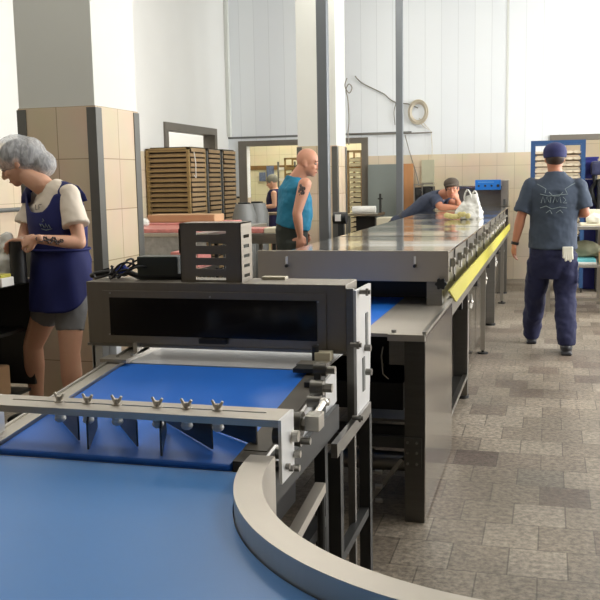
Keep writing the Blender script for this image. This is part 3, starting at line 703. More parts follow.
# power adapter and cables lying on top
ad = empty('power_adapter', at(168, 274, Y=SY+.16) , 'black power adapter with coiled cables lying on the scanner roof', 'adapter')
c = at(164, 262, Y=SY+.17); z0 = sz1+.001
ad.location = (c.x, SY+.12, z0)
MB().box(c.x-.07, c.x+.085, SY+.08, SY+.16, z0, z0+.085, .006, R=rotz(.12)).build('casing', mat('dark_green_grey_casing', rgb(74, 78, 72), .5, .2, .15), ad)
def loop(cx, cy, rx, ry, h, n=26, ph=0, wob=.3):
    return [(cx+rx*math.cos(ph+2*PI*k/n)*(1+wob*.2*math.sin(3*k)), cy+ry*math.sin(ph+2*PI*k/n), z0+.006+h*(.5+.5*math.sin(ph+2*PI*k/n*1.5))) for k in range(n+2)]
lx = at(130, 265, Y=SY+.12).x
for i, (dx, rx, ry, h) in enumerate(((0, .05, .06, .06), (.03, .06, .05, .045), (-.06, .07, .04, .03), (-.02, .04, .06, .07))):
    MB().tube(loop(lx+dx, SY+.09, rx, ry, h, ph=i), .004, 6).build('cable', 'black', ad, smooth=60)
MB().tube([(lx-.16, SY+.12, z0+.008), (lx-.13, SY+.10, z0+.016), (lx-.08, SY+.12, z0+.022), (lx-.02, SY+.11, z0+.03), (lx+.05, SY+.08, z0+.012), (c.x+.1, SY+.10, z0+.01), (c.x+.13, SY+.12, z0+.03)], .011, 8).build('cable', 'black', ad, smooth=60)
bx = at(120, 259, Y=SY+.10)
MB().box(bx.x-.012, bx.x+.016, SY+.09, SY+.12, z0+.02, z0+.05, .003).cyl((bx.x-.02, SY+.1, z0+.03), (bx.x+.03, SY+.1, z0+.034), .01, n=8).build('blue_tie', 'bcable', ad)

# ================================================================== PEOPLE
def head_prims(mb, c, f, u, k=1.0):
    f = V(f).normalized(); u = V(u); u = (u - f*u.dot(f)).normalized(); s = f.cross(u)
    R = Matrix((f, s, u)).transposed()
    P = lambda a, b, d: V(c)+(f*a+s*b+u*d)*k
    E_ = lambda p, r: mb.ell(P(*p), tuple(x*k for x in r), R)
    E_((-.012, 0, .03), (.096, .076, .092)); E_((.022, 0, -.035), (.066, .060, .075)); E_((.058, 0, -.088), (.026, .026, .022))
    E_((.0, 0, -.05), (.07, .063, .05))
    mb.cyl(P(.084, 0, .012), P(.108, 0, -.028), .007*k, .013*k, 12); mb.ell(P(.105, 0, -.030), (.012*k,)*3, sub=2)
    for b in (-.010, .010): mb.ell(P(.096, b, -.034), (.009*k,)*3, sub=2)
    mb.cyl(P(.078, -.04, .026), P(.078, .04, .026), .011*k, .011*k, 10)
    for b in (-1, 1):
        E_((.062, .032*b, -.025), (.024, .022, .022))
        mb.ell(P(-.008, .076*b, -.005), (.017*k, .008*k, .031*k), R, 2); mb.ell(P(.002, .072*b, -.022), (.012*k, .008*k, .014*k), R, 2)
    mb.ell(P(.083, 0, -.062), (.010*k, .022*k, .006*k), R, 2); mb.ell(P(.080, 0, -.073), (.010*k, .019*k, .006*k), R, 2)
    return P, R
def face_parts(P, R, k, body, brow='brow'):
    for b in (-1, 1):
        e = MB().ell(P(.078, .031*b, .006), (.0092*k,)*3, sub=2).build('eye', 'eye', body, smooth=180)
        MB().ell(P(.0865, .031*b, .005), (.003*k, .005*k, .005*k), R, 2).build('iris', 'iris', e)
        MB().cyl(P(.091, .018*b, .030), P(.080, .046*b, .029), .0038*k, .003*k, 6).build('eyebrow', brow, body)
    MB().ell(P(.092, 0, -.0655), (.0035*k, .020*k, .0055*k), R, 2).build('lips', 'lips', body, smooth=180)

def hand(mb, w, d, n, side, curl=.5, k=1.0, spread=.0):
    """palm and five fingers: w wrist, d direction of fingers, n out of the palm, side +1/-1 thumb"""
    w, d, n = V(w), V(d).normalized(), V(n); n = (n - d*n.dot(d)).normalized(); s = d.cross(n)*side
    R = Matrix((d, s, n)).transposed()
    mb.ell(w+d*.045*k, (.05*k, .040*k, .017*k), R, 2)
    mb.limb([(w-d*.02*k, .024*k), (w+d*.015*k, .025*k)])
    for i, (off, L) in enumerate(((.030, .072), (.010, .080), (-.010, .075), (-.029, .058))):
        p = w+d*.078*k+s*off*k; a = .15; r = .0088*k
        pts = [(w+d*.04*k+s*off*.8*k, .011*k), (p, .0100*k)]
        for j, fr_ in enumerate((.45, .32, .23)):
            a += curl*(.75, .85, .6)[j]
            dd = d*math.cos(a)+n*math.sin(a)+s*spread*off*10
            p = p+dd*L*fr_*k; pts.append((p, r)); r *= .9
        mb.limb(pts)
    p = w+d*.02*k+s*.030*k; t1 = (d*.6+s*.65+n*.35).normalized(); t2 = (d*.85+s*.15+n*.55*max(curl, .3)).normalized()
    mb.limb([(w+d*.012*k+s*.014*k, .015*k), (p+t1*.022*k, .0125*k), (p+t1*.022*k+t2*.03*k, .011*k), (p+t1*.022*k+t2*.055*k, .0095*k)])

def leg_prims(mb, hip, knee, ank, k=1.0):
    mb.limb([(hip, .083*k), (V(hip).lerp(V(knee), .45), .072*k), (knee, .053*k)])
    mb.limb([(knee, .053*k), (V(knee).lerp(V(ank), .3), .056*k), (V(knee).lerp(V(ank), .65), .042*k), (ank, .034*k)])
def arm_prims(mb, sh, el, wr, k=1.0):
    mb.limb([(sh, .056*k), (V(sh).lerp(V(el), .5), .048*k), (el, .039*k)])
    mb.limb([(el, .039*k), (V(el).lerp(V(wr), .3), .041*k), (wr, .027*k)])
def foot_prims(mb, ank, d, k=1.0, h=None):
    d = V(d).normalized(); a = V(ank); z = a.z-.0
    R = Matrix((d, V((0, 0, 1)).cross(d), V((0, 0, 1)))).transposed()
    mb.limb([(a, .036*k), (V((a.x, a.y, .045)), .036*k)])
    mb.ell(V((a.x, a.y, .04))+d*.07*k, (.125*k, .043*k, .036*k), R, 3)
    mb.ell(V((a.x, a.y, .035))-d*.02*k, (.05*k, .036*k, .035*k), R, 2)
def shoes(ank, d, root, k=1.0, m='shoe'):
    d = V(d).normalized(); a = V(ank); up = V((0, 0, 1)); R = Matrix((d, up.cross(d), up)).transposed()
    g = MB(); g.ell(V((a.x, a.y, .048))+d*.065*k, (.145*k, .053*k, .048*k), R, 3).ell(V((a.x, a.y, .055))-d*.02*k, (.065*k, .048*k, .055*k), R, 3)
    g.loft([(V((a.x, a.y, .05)), .05*k, .05*k), (V((a.x, a.y, .10)), .047*k, .047*k)], (1, 0, 0))
    q = V((a.x, a.y, .012))
    g.box(q.x-.10*k, q.x+.20*k, q.y-.045*k, q.y+.045*k, .0, .024, .008, R=R, about=(q.x, q.y, .012))
    o = g.build('shoe', m, root); bake(o, .008, 3); return o

# ---------- walking man, seen from behind
def walker():
    root = empty('person', at(550, 350, Z=0), 'man in slate T-shirt, navy cap and navy work trousers walking away down the aisle', 'person')
    root.location = (.02, 7.95, 0)
    Y = 7.92
    hip = V((.03, Y, .95)); ch = V((.04, Y, 1.28)); nb = V((.045, Y+.01, 1.50))
    hc = V((.036, Y+.03, 1.645))
    sl_, sr_ = V((-.155, Y, 1.425)), V((.235, Y, 1.41))
    el, wl = at(521, 217, Y=Y-.03), at(515, 243, Y=Y-.02)
    er = at(585, 213, Y=Y-.02); wr_ = at(571, 212, Y=Y+.26)
    hl, hr = V((-.06, Y, .90)), V((.13, Y, .90))
    kl, kr = V((-.105, Y+.12, .49)), V((.145, Y+.02, .49))
    al, ar = V((-.135, 8.30, .095)), V((.160, 7.80, .095))
    b = MB()
    P, R = head_prims(b, hc, (-.15, 1, -.05), (0, 0, 1), 1.03)
    b.limb([(hc-V((0, .01, .07)), .058), (nb, .062)])
    b.loft([(V((.03, Y, .86)), .165, .115), (V((.03, Y, .98)), .165, .12), (V((.035, Y, 1.12)), .15, .11), (ch, .175, .12), (V((.042, Y, 1.40)), .175, .105), (V((.043, Y, 1.48)), .10, .07)], (1, 0, 0))
    arm_prims(b, sl_, el, wl, 1.05); arm_prims(b, sr_, er, wr_, 1.05)
    hand(b, wl, (at(511, 257, Y=Y)-wl), (1, .1, 0), 1, .5, 1.05)
    hand(b, wr_, (-.6, .5, .1), (0, .2, -1), -1, .7, 1.05)
    leg_prims(b, hl, kl, al); leg_prims(b, hr, kr, ar)
    foot_prims(b, al, (0, 1, 0)); foot_prims(b, ar, (0, 1, 0))
    body = b.build('body', 'skin2', root); bake(body, .008, 5)
    face_parts(P, R, 1.03, body)
    # hair below the cap
    MB().ell(P(-.018, 0, .012), (.098, .081, .082), R).build('hair', 'hair', root, smooth=180)
    # cap
    g = MB(); g.ell(P(-.010, 0, .058), (.114, .097, .078), R); g.loft([(P(-.008, 0, .005), .092, .108), (P(-.008, 0, .03), .097, .113), (P(-.008, 0, .062), .097, .114)], R @ V((0, 1, 0)))
    cp = g.build('cap', 'navycap', root); bake(cp, .006, 3)
    g = MB(); g.ell(P(.115, 0, .042), (.07, .062, .007), R); g.build('cap_peak', 'navycap', cp, smooth=180)
    # T-shirt
    g = MB()
    g.loft([(V((.03, Y, .885)), .205, .15), (V((.032, Y, .97)), .200, .146), (V((.035, Y, 1.12)), .196, .142), (V((.04, Y, 1.28)), .214, .148), (V((.042, Y, 1.385)), .222, .130), (V((.043, Y, 1.455)), .175, .098), (V((.043, Y, 1.50)), .105, .080), (V((.043, Y, 1.535)), .074, .070)], (1, 0, 0))
    for s_, e_, t in ((sl_, el, .86), (sr_, er, .84)):
        q = s_.lerp(e_, t); m2 = s_.lerp(e_, .45)
        g.ell(s_, (.070, .075, .068), sub=3); g.loft([(s_, .072, .070), (m2, .076, .074), (q, .080, .078)], (0, 1, 0))
    sh = g.build('tshirt', 'slate', root); bake(sh, .008, 4, .5, .022, .12)
    # worn pale print on the back (horns above a scribbled word)
    def bk(px, py): 
        p = at(px, py, Y=Y-.15)
        dx = p.x-.04; return V((p.x, Y-.139-.012*math.cos(dx*6)+.20*max(0, abs(dx)-.09)+max(0, p.z-1.36)*.28, p.z))
    strokes = [[(537, 184), (541, 186), (546, 189), (545, 193)], [(575, 183), (570, 186), (565, 189), (567, 193)], [(549, 192), (553, 196), (559, 196), (563, 192)],
               [(541, 203), (543, 196), (545, 203), (547, 197), (549, 202)], [(551, 197), (550, 203)], [(553, 203), (555, 196), (557, 202), (560, 197), (561, 203)], [(563, 197), (566, 200), (563, 203), (567, 203)], [(540, 194), (548, 196), (558, 195), (568, 194)],
               [(540, 208), (546, 206), (552, 209), (560, 207), (567, 208)], [(546, 213), (550, 210), (552, 214)], [(556, 213), (560, 210), (563, 213)]]
    g = MB()
    for st in strokes: g.tube([bk(*p) for p in st], .0028, 5)
    g.build('back_print', 'print', sh)
    # trousers
    g = MB()
    g.loft([(V((.03, Y, .945)), .176, .128), (V((.03, Y, .86)), .188, .142), (V((.035, Y, .78)), .190, .138), (V((.037, Y, .72)), .175, .115), (V((.037, Y+.01, .64)), .13, .10)], (1, 0, 0))
    for h_, k_, a_ in ((hl, kl, al), (hr, kr, ar)):
        hx = V((h_.x*1.0+(.005 if h_.x > 0 else -.0), h_.y, .84))
        g.loft([(hx, .100, .118), (hx.lerp(k_, .45), .103, .110), (k_, .092, .096), (k_.lerp(a_, .5), .088, .092), (k_.lerp(a_, .90), .082, .090), (V((a_.x, a_.y+.01, .075)), .072, .092)], (1, 0, 0))
        sgn = 1 if h_.x > .04 else -1
        pk = hx.lerp(k_, .42)
        g.box(pk.x+sgn*.075-.02, pk.x+sgn*.075+.028, pk.y-.07, pk.y+.06, pk.z-.09, pk.z+.09, .008)
    tr = g.build('trousers', 'navy', root); bake(tr, .009, 4, .5, .03, .11)
    for a_ in (al, ar): shoes(a_, (.0, 1, 0), root)
    # gloves hanging from the back pocket
    c = at(568, 252, Y=Y-.15); g = MB()
    g.box(c.x-.045, c.x+.04, Y-.168, Y-.145, c.z-.03, c.z+.045, .008)
    for i, (dx, L) in enumerate(((-.035, .045), (-.017, .07), (.002, .062), (.02, .075), (.036, .055))):
        g.limb([((c.x+dx*.8, Y-.158, c.z), .011), ((c.x+dx, Y-.165, c.z-L), .0095)])
    gl = g.build('gloves', 'glove', root); bake(gl, .004, 2)
    # wrist watch
    d = (wl-el).normalized()
    MB().cyl(wl-d*.012, wl+d*.012, .0335, n=20).build('wristwatch', 'black', root, smooth=40)
    # small pale tub held in the right hand
walker()

# ---------- woman in apron
def woman():
    root = empty('person', (-2.85, 4.72, 0), 'woman in hairnet, navy apron over cream T-shirt and grey shorts, at the left worktable', 'person')
    Y = 4.70
    hc = V((-3.03, Y, 1.632)); f = V((-.80, -.34, -.52)); u = V((-.44, -.12, .88))
    FT = V((-.33, -.944, 0)); LS = V((.944, -.33, 0)); X0 = -2.80; YC = Y+.03
    def c3(z, dx=0): return V((X0+dx, YC, z))
    b = MB(); P, R = head_prims(b, hc, f, u, 1.07)
    nb = V((-2.87, Y, 1.50))
    b.limb([(hc+V((.05, 0, -.065)), .056), (nb, .064)])
    b.loft([(c3(.84), .17, .118), (c3(.95), .168, .12), (c3(1.12), .132, .10), (c3(1.28, -.005), .155, .115), (c3(1.39, -.02), .155, .10), (c3(1.46, -.045), .08, .06)], LS)
    sl_ = at(69, 193, Y=4.66); el = at(80, 243, Y=4.58); wl = at(37, 239, Y=4.42)
    sr_ = V((-2.985, 4.80, 1.42)); er = V((-3.04, 4.72, 1.17)); wr_ = at(27, 243, Y=4.52)
    arm_prims(b, sl_, el, wl, .92); arm_prims(b, sr_, er, wr_, .92)
    cyl = at(18, 262, Y=4.52)
    hand(b, wl, at(17, 243, Y=4.43)-wl, (-.1, .9, -.5), 1, .55, 1.0)
    hand(b, wr_, at(10, 244, Y=4.52)-wr_, (-.1, -.8, -.5), -1, .6, 1.0)
    hl, hr = V((-2.725, 4.70, .86)), V((-2.88, 4.77, .86))
    kl, kr = at(70, 353, Y=4.64), at(33, 345, Y=4.80)
    al, ar = at(76, 440, Y=4.68), at(39, 432, Y=4.88)
    al.z = .09; ar.z = .09
    leg_prims(b, hl, kl, al, 1.13); leg_prims(b, hr, kr, ar, 1.13)
    foot_prims(b, al, (-.6, -.8, 0), .93); foot_prims(b, ar, (-.7, -.7, 0), .93)
    body = b.build('body', 'skin', root); bake(body, .006, 5)
    face_parts(P, R, 1.0, body)
    # tattoos: forearm flowers and a small one on the calf
    g = MB()
    nd = V((.45, -.89, 0)); fr_ = (wl-el).normalized()
    for t, o_, r in ((.42, .006, .014), (.52, -.006, .017), (.6, .010, .018), (.70, -.004, .019), (.8, .008, .018), (.9, -.002, .016), (.98, .003, .013)):
        c = el.lerp(wl, t); rr = .041*(1-max(0, t-.3)*.45); p = c+nd*rr*.93+V((0, 0, o_))
        for k in range(6):
            a = 2*PI*k/6; g.ell(p+fr_*math.cos(a)*r*.6+V((0, 0, math.sin(a)*r*.55)), (r*.42, .0045, r*.34), sub=1)
    g.build('forearm_tattoo', 'tattoo', body, smooth=180)
    g = MB(); c = at(71, 383, Y=4.615)
    for k in range(4): g.ell(c+V((.01*math.sin(k*2), .0, -.02+.014*k)), (.010, .006, .008), sub=1)
    g.build('calf_tattoo', 'tattoo', body)
    # hair in a loose bun, under the net
    g = MB(); g.ell(P(-.02, 0, .04), (.105, .088, .094), R).ell(P(-.108, 0, -.065), (.064, .066, .062), R).ell(P(-.06, 0, .0), (.09, .085, .085), R)
    hr_ = g.build('hair', 'hair', root); bake(hr_, .008, 3)
    g = MB(); g.ell(P(-.014, 0, .052), (.128, .107, .112), R).ell(P(-.112, 0, -.075), (.082, .084, .082), R).ell(P(-.065, 0, .01), (.118, .102, .112), R)
    nt = g.build('hairnet', 'net', root); bake(nt, .008, 8, .5, .006, .02)
    # T-shirt
    g = MB()
    g.loft([(c3(.86), .178, .13), (c3(1.0), .17, .125), (c3(1.12), .155, .118), (c3(1.28, -.005), .172, .13), (c3(1.385, -.015), .178, .115), (c3(1.445, -.02), .158, .090), (c3(1.50, -.05), .082, .070)], LS)
    for s_, e_, t in ((sl_, el, .66), (sr_, er, .62)):
        q = s_.lerp(e_, t)
        g.ell(s_, (.058, .060, .056)); g.loft([(s_, .058, .060), (s_.lerp(e_, .3), .068, .068), (q, .078, .082)], (0, 1, 0))
    ts = g.build('tshirt', 'tee', root); bake(ts, .007, 4, .5, .018, .10)
    # shorts
    g = MB(); g.loft([(c3(1.02), .165, .12), (c3(.90), .186, .134), (c3(.82), .182, .13)], LS)
    for h_, k_, t in ((hl, kl, .62), (hr, kr, .52)):
        g.loft([(h_, .096, .105), (h_.lerp(k_, .35), .090, .096), (h_.lerp(k_, t), .079, .082)], (0, 1, 0))
    so = g.build('shorts', 'shorts', root); bake(so, .007, 4, .5, .012, .09)
    # apron: bib shell, two wide straps, rounded skirt panel
    def shell(rows, th=.006):
        g = MB(); G = []
        for r_ in rows: G.append([g.bm.verts.new(p) for p in r_])
        for i in range(len(G)-1):
            for j in range(len(G[0])-1): g.bm.faces.new((G[i][j], G[i][j+1], G[i+1][j+1], G[i+1][j]))
        return g
    def ringpt(z, a, ex):
        """a=0 faces the worktable (-X), +90 deg the camera"""
        tb_ = [(.74, .195, .155, X0), (.84, .195, .150, X0), (.95, .186, .142, X0), (1.12, .168, .130, X0), (1.28, .182, .142, X0-.005), (1.39, .186, .125, X0-.018), (1.45, .172, .110, X0-.026)]
        for (z0_, s0, d0, x0), (z1_, s1, d1, x1) in zip(tb_, tb_[1:]):
            if z <= z1_: break
        t = max(0, min(1, (z-z0_)/(z1_-z0_))); sd = s0+(s1-s0)*t+ex; dp = d0+(d1-d0)*t+ex; x = x0+(x1-x0)*t
        fx_, sx_ = FT, LS
        return V((x, YC, z)) + fx_*dp*math.cos(a) + sx_*sd*math.sin(a)
    N = 36; rows = []
    for i in range(26):
        row = []
        for j in range(N+1):
            d_ = -100+240*j/N; a = math.radians(d_)
            hem = .765+.27*max(0, (d_-45)/90)**1.6+.10*max(0, (-d_-50)/50)**2
            z = hem+(1.13-hem)*i/25; fl = 1-i/25
            row.append(ringpt(z, a, .018+.010*fl+.007*math.sin(a*8+z*6)*fl))
        rows.append(row)
    sk = shell(rows).build('apron_skirt', 'apron', root, smooth=180)
    so_ = sk.modifiers.new('t', 'SOLIDIFY'); so_.thickness = .006
    bake(sk, None, 1)
    rows = []
    def bibtop(da):
        k = [(0, 1.345), (16, 1.350), (28, 1.385), (36, 1.43), (42, 1.452), (76, 1.452), (86, 1.38), (96, 1.33), (108, 1.33), (116, 1.38), (122, 1.45), (140, 1.452), (180, 1.44)]
        for (a0, v0), (a1, v1) in zip(k, k[1:]):
            if da <= a1: return v0+(v1-v0)*(da-a0)/(a1-a0)
        return 1.44
    for i in range(24):
        row = []
        for j in range(2*N+1):
            d_ = -180+360*j/(2*N); a = math.radians(d_); top = bibtop(abs(d_))
            z = 1.10+(top-1.10)*i/23
            row.append(ringpt(z, a, .014))
        rows.append(row)
    bb = shell(rows).build('apron_bib', 'apron', root, smooth=180)
    so_ = bb.modifiers.new('t', 'SOLIDIFY'); so_.thickness = .006
    bake(bb, None, 1)
    for sg in (1, -1):
        q = lambda z, d_, e_: ringpt(z, math.radians(sg*d_), e_)
        path = [q(1.40, 56, .013), q(1.44, 58, .015), q(1.45, 64, .004)+V((0, 0, .025)), V((X0-.035, YC, 1.514))+LS*sg*.098, q(1.45, 118, .004)+V((-.01, 0, .028)), q(1.44, 128, .014), q(1.40, 130, .012)]
        MB().loft([(p, .043, .010) for p in path], LS, 16).build('apron_strap', 'apron', root, smooth=180)
    MB().tube([ringpt(1.125, math.radians(d), .028) for d in range(-180, 181, 10)], .008, 8).build('apron_tie', 'apron', root, smooth=180)
    # embroidered logo on bib and letters on the shirt
    g = MB()
    for st in ([(35, 219), (36.5, 221), (34.5, 222)], [(31.5, 224), (33, 227), (34.5, 224.5), (36, 227.5)], [(37, 228), (38, 224), (39.5, 228), (41, 225), (42.5, 228)], [(33, 229), (38, 230.5), (44, 229)]):
        pts = []
        for px, py in st:
            z = at(px, py, Y=4.55).z; a = math.radians(8+(px-31)*1.9); pts.append(ringpt(z, a, .0165))
        g.tube(pts, .0022, 5)
    g.build('logo', 'print', bb)
    g = MB()
    for a0, st in ((-4, [(0, 1), (0, 0), (5, 0)]), (5, [(6, 1), (0, 1), (0, .5), (5, .5), (0, .5), (0, 0)])):
        pts = [ringpt(1.362+.028*v, math.radians(a0+u_), .004) for u_, v in st]; g.tube(pts, .002, 5)
    g.build('shirt_letters', 'ink', ts)
    shoes(al, (-.6, -.8, 0), root, .92); shoes(ar, (-.7, -.7, 0), root, .92)
    return cyl
cylp = woman()

# ---------- bald man in teal vest
def teal_man():
    root = empty('person', (-2.38, 8.4, 0), 'bald man in teal sleeveless vest and dark trousers standing behind the hood', 'person')
    Y = 8.4; fx_ = V((.80, .60, 0)); sd = V((.60, -.80, 0))
    hc = V((-2.245, Y, 1.668)); b = MB()
    P, R = head_prims(b, hc, (1, -.04, -.20), (.15, 0, 1), 1.12)
    nb = V((-2.375, Y, 1.505))
    b.limb([(hc+V((-.035, 0, -.045)), .070), (nb, .075)])
    tor = [(V((-2.42, Y, .90)), .165, .125), (V((-2.415, Y, 1.02)), .17, .14), (V((-2.385, Y, 1.17)), .175, .155), (V((-2.385, Y, 1.30)), .19, .145), (V((-2.395, Y, 1.43)), .185, .115), (V((-2.38, Y, 1.52)), .105, .08)]
    b.loft(tor, sd)
    rs, re, rw = at(305, 184, Y=8.22), at(297, 213, Y=8.16), at(300, 235, Y=8.2)
    ls, le, lw = V((-2.50, 8.60, 1.43)), V((-2.56, 8.66, 1.16)), V((-2.42, 8.72, .98))
    arm_prims(b, rs, re, rw, 1.15); arm_prims(b, ls, le, lw, 1.15)
    hand(b, rw, (.0, .05, -1), (-.5, .85, 0), 1, .35, 1.1); hand(b, lw, (.6, .1, -.6), (0, -1, 0), -1, .5, 1.0)
    hl, hr = V((-2.36, 8.31, .92)), V((-2.47, 8.49, .92)); kl, kr = V((-2.36, 8.30, .50)), V((-2.47, 8.50, .50)); al, ar = V((-2.37, 8.28, .09)), V((-2.49, 8.52, .09))
    leg_prims(b, hl, kl, al, 1.05); leg_prims(b, hr, kr, ar, 1.05); foot_prims(b, al, fx_); foot_prims(b, ar, fx_)
    body = b.build('body', 'skin3', root); bake(body, .008, 5)
    face_parts(P, R, 1.12, body)
    g = MB(); g.ell(P(-.022, 0, .034), (.0905, .0775, .0915), R); hg = g.build('hair', 'hairg', root, smooth=180)
    g = MB(); c = rs.lerp(re, .22)
    for k in range(9):
        a = k*2.4; p = c+V((.030*math.cos(a)*(.4+.07*k), -.063, .055*math.sin(a)*(.3+.09*k))); p.y = c.y-math.sqrt(max(.0004, .0635**2-(p.x-c.x)**2))
        g.ell(p, (.014, .004, .017), rotz(-(p.x-c.x)*12), 2)
    g.build('shoulder_tattoo', 'tattoo', body, smooth=180)
    g = MB(); g.loft([(V((-2.41, Y, 1.055)), .198, .168)]+[(p, a+.018, d+.018) for p, a, d in tor[2:5]]+[(V((-2.387, Y, 1.50)), .135, .092), (V((-2.38, Y, 1.545)), .088, .08)], sd)
    v_ = g.build('vest', 'tealc', root); bake(v_, .008, 4, .5, .022, .10)
    g = MB(); g.loft([(V((-2.405, Y, 1.14)), .176, .152), (V((-2.42, Y, 1.03)), .186, .155), (V((-2.42, Y, .9)), .188, .150), (V((-2.42, Y, .82)), .185, .14)], sd)
    for h_, k_, a_ in ((hl, kl, al), (hr, kr, ar)): g.loft([(h_, .1, .11), (k_, .078, .085), (k_.lerp(a_, .95), .07, .075)], (1, 0, 0))
    t_o = g.build('trousers', 'dgreen', root); bake(t_o, .009, 4, .5, .02, .12)
    shoes(al, fx_, root); shoes(ar, fx_, root)
teal_man()

# ---------- man leaning on the hood, facing the camera
def leaner():
    root = empty('person', (-1.9, 10.65, 0), 'man in brown cap and dark polo leaning over the far hood, chin on hand', 'person')
    hc = V((-1.085, 10.45, 1.375)); b = MB()
    P, R = head_prims(b, hc, (.08, -1, -.05), (-.10, 0, 1), 1.0)
    nb = V((-1.20, 10.56, 1.31))
    b.limb([(hc+V((-.02, .05, -.04)), .055), (nb, .062)])
    tor = [(V((-1.80, 10.66, .84)), .155, .115), (V((-1.74, 10.65, .94)), .155, .11), (V((-1.64, 10.63, 1.01)), .155, .095), (V((-1.52, 10.62, 1.105)), .16, .088), (V((-1.40, 10.61, 1.21)), .17, .088), (V((-1.28, 10.60, 1.265)), .16, .08), (V((-1.22, 10.58, 1.29)), .1, .06)]
    b.loft(tor, (0, 1, 0))
    rs, re, rw = V((-1.265, 10.42, 1.255)), V((-1.20, 10.33, 1.168)), V((-1.03, 10.30, 1.165))
    ls, le, lw = V((-1.24, 10.76, 1.27)), V((-1.02, 10.60, 1.168)), V((-1.02, 10.42, 1.25))
    arm_prims(b, rs, re, rw, 1.0); arm_prims(b, ls, le, lw, 1.0)
    hand(b, rw, (1, -.1, -.1), (0, 0, -1), 1, .3, 1.0); hand(b, lw, (-.25, -.25, .9), (-.7, .5, 0), -1, .8, .95)
    hl, hr = V((-1.81, 10.56, .86)), V((-1.81, 10.76, .86)); kl, kr = V((-1.82, 10.55, .52)), V((-1.90, 10.78, .52)); al, ar = V((-1.90, 10.55, .09)), V((-2.05, 10.8, .09))
    leg_prims(b, hl, kl, al); leg_prims(b, hr, kr, ar); foot_prims(b, al, (1, 0, 0)); foot_prims(b, ar, (1, 0, 0))
    body = b.build('body', 'skin2', root); bake(body, .008, 4)
    face_parts(P, R, 1.0, body)
    MB().ell(P(-.02, 0, .02), (.096, .081, .085), R).build('hair', 'hair', root, smooth=180)
    g = MB(); g.ell(P(-.004, 0, .060), (.106, .090, .070), R)
    cp = g.build('cap', 'browncap', root); bake(cp, .006, 3)
    MB().ell(P(.105, 0, .050), (.065, .066, .009), R).build('cap_peak', 'browncap', cp, smooth=180)
    g = MB(); g.loft([(p, a+.02, d+.016) for p, a, d in tor[1:]], (0, 1, 0)); g.ell(V((-1.24, 10.59, 1.29)), (.05, .09, .05))
    for s_, e_, t in ((rs, re, .62), (ls, le, .55)): g.ell(s_, (.07, .07, .068)); g.loft([(s_, .068, .07), (s_.lerp(e_, t), .066, .068)], (0, 1, 0))
    sh = g.build('polo_shirt', 'slate2', root); bake(sh, .008, 4, .5, .02, .1)
    g = MB(); g.loft([(V((-1.61, 10.63, 1.03)), .176, .115), (V((-1.72, 10.65, .94)), .180, .132), (V((-1.80, 10.66, .87)), .178, .135), (V((-1.82, 10.66, .78)), .17, .12)], (0, 1, 0))
    for h_, k_, a_ in ((hl, kl, al), (hr, kr, ar)): g.loft([(h_, .09, .1), (k_, .075, .08), (k_.lerp(a_, .95), .07, .072)], (0, 1, 0))
    t_o = g.build('trousers', 'black', root); bake(t_o, .009, 4)
    shoes(al, (1, 0, 0), root); shoes(ar, (1, 0, 0), root)
leaner()

# ---------- woman in the room behind
def far_woman():
    root = empty('person', (-4.38, 14.2, 0), 'woman in grey cap and dark sleeveless tabard working in the room behind', 'person')
    b = MB(); hc = at(272, 182, Y=14.2); P, R = head_prims(b, hc, (-1, -.1, -.35), (-.3, 0, 1), .95)
    X = -4.37; Y = 14.2
    b.limb([(hc+V((.03, 0, -.05)), .05), (V((-4.375, Y, 1.385)), .055)])
    tor = [(V((X, Y, .84)), .17, .13), (V((X, Y, 1.0)), .15, .125), (V((X, Y, 1.2)), .16, .125), (V((X+.01, Y, 1.31)), .16, .105), (V((X, Y, 1.375)), .09, .07)]
    b.loft(tor, (0, 1, 0))
    rs, re, rw = V((-4.33, 14.02, 1.30)), V((-4.30, 13.95, 1.10)), V((-4.50, 13.92, 1.09))
    ls, le, lw = V((-4.36, 14.38, 1.30)), V((-4.38, 14.42, 1.08)), V((-4.55, 14.30, 1.10))
    arm_prims(b, rs, re, rw, .9); arm_prims(b, ls, le, lw, .9); hand(b, rw, (-1, 0, .05), (0, 0, -1), 1, .5, .95); hand(b, lw, (-1, 0, 0), (0, 0, -1), -1, .5, .95)
    for y in (14.1, 14.3):
        leg_prims(b, V((X, y, .85)), V((X, y, .46)), V((X+.02, y, .09)), .95); foot_prims(b, V((X+.02, y, .09)), (-1, 0, 0), .9)
    body = b.build('body', 'skin', root); bake(body, .009, 4)
    face_parts(P, R, .98, body)
    g = MB(); g.ell(P(-.02, 0, .04), (.098, .083, .086), R); c_ = g.build('cap', 'net2', root, smooth=180)
    g = MB(); g.loft([(V((X, Y, .60)), .21, .17)]+[(p, a+.018, d+.018) for p, a, d in tor[:4]]+[(V((X+.005, Y, 1.37)), .11, .085)], (0, 1, 0))
    t_o = g.build('tabard', 'dnavy', root); bake(t_o, .009, 4)
    for y in (14.1, 14.3): shoes(V((X+.02, y, .09)), (-1, 0, 0), root, .9)
far_woman()

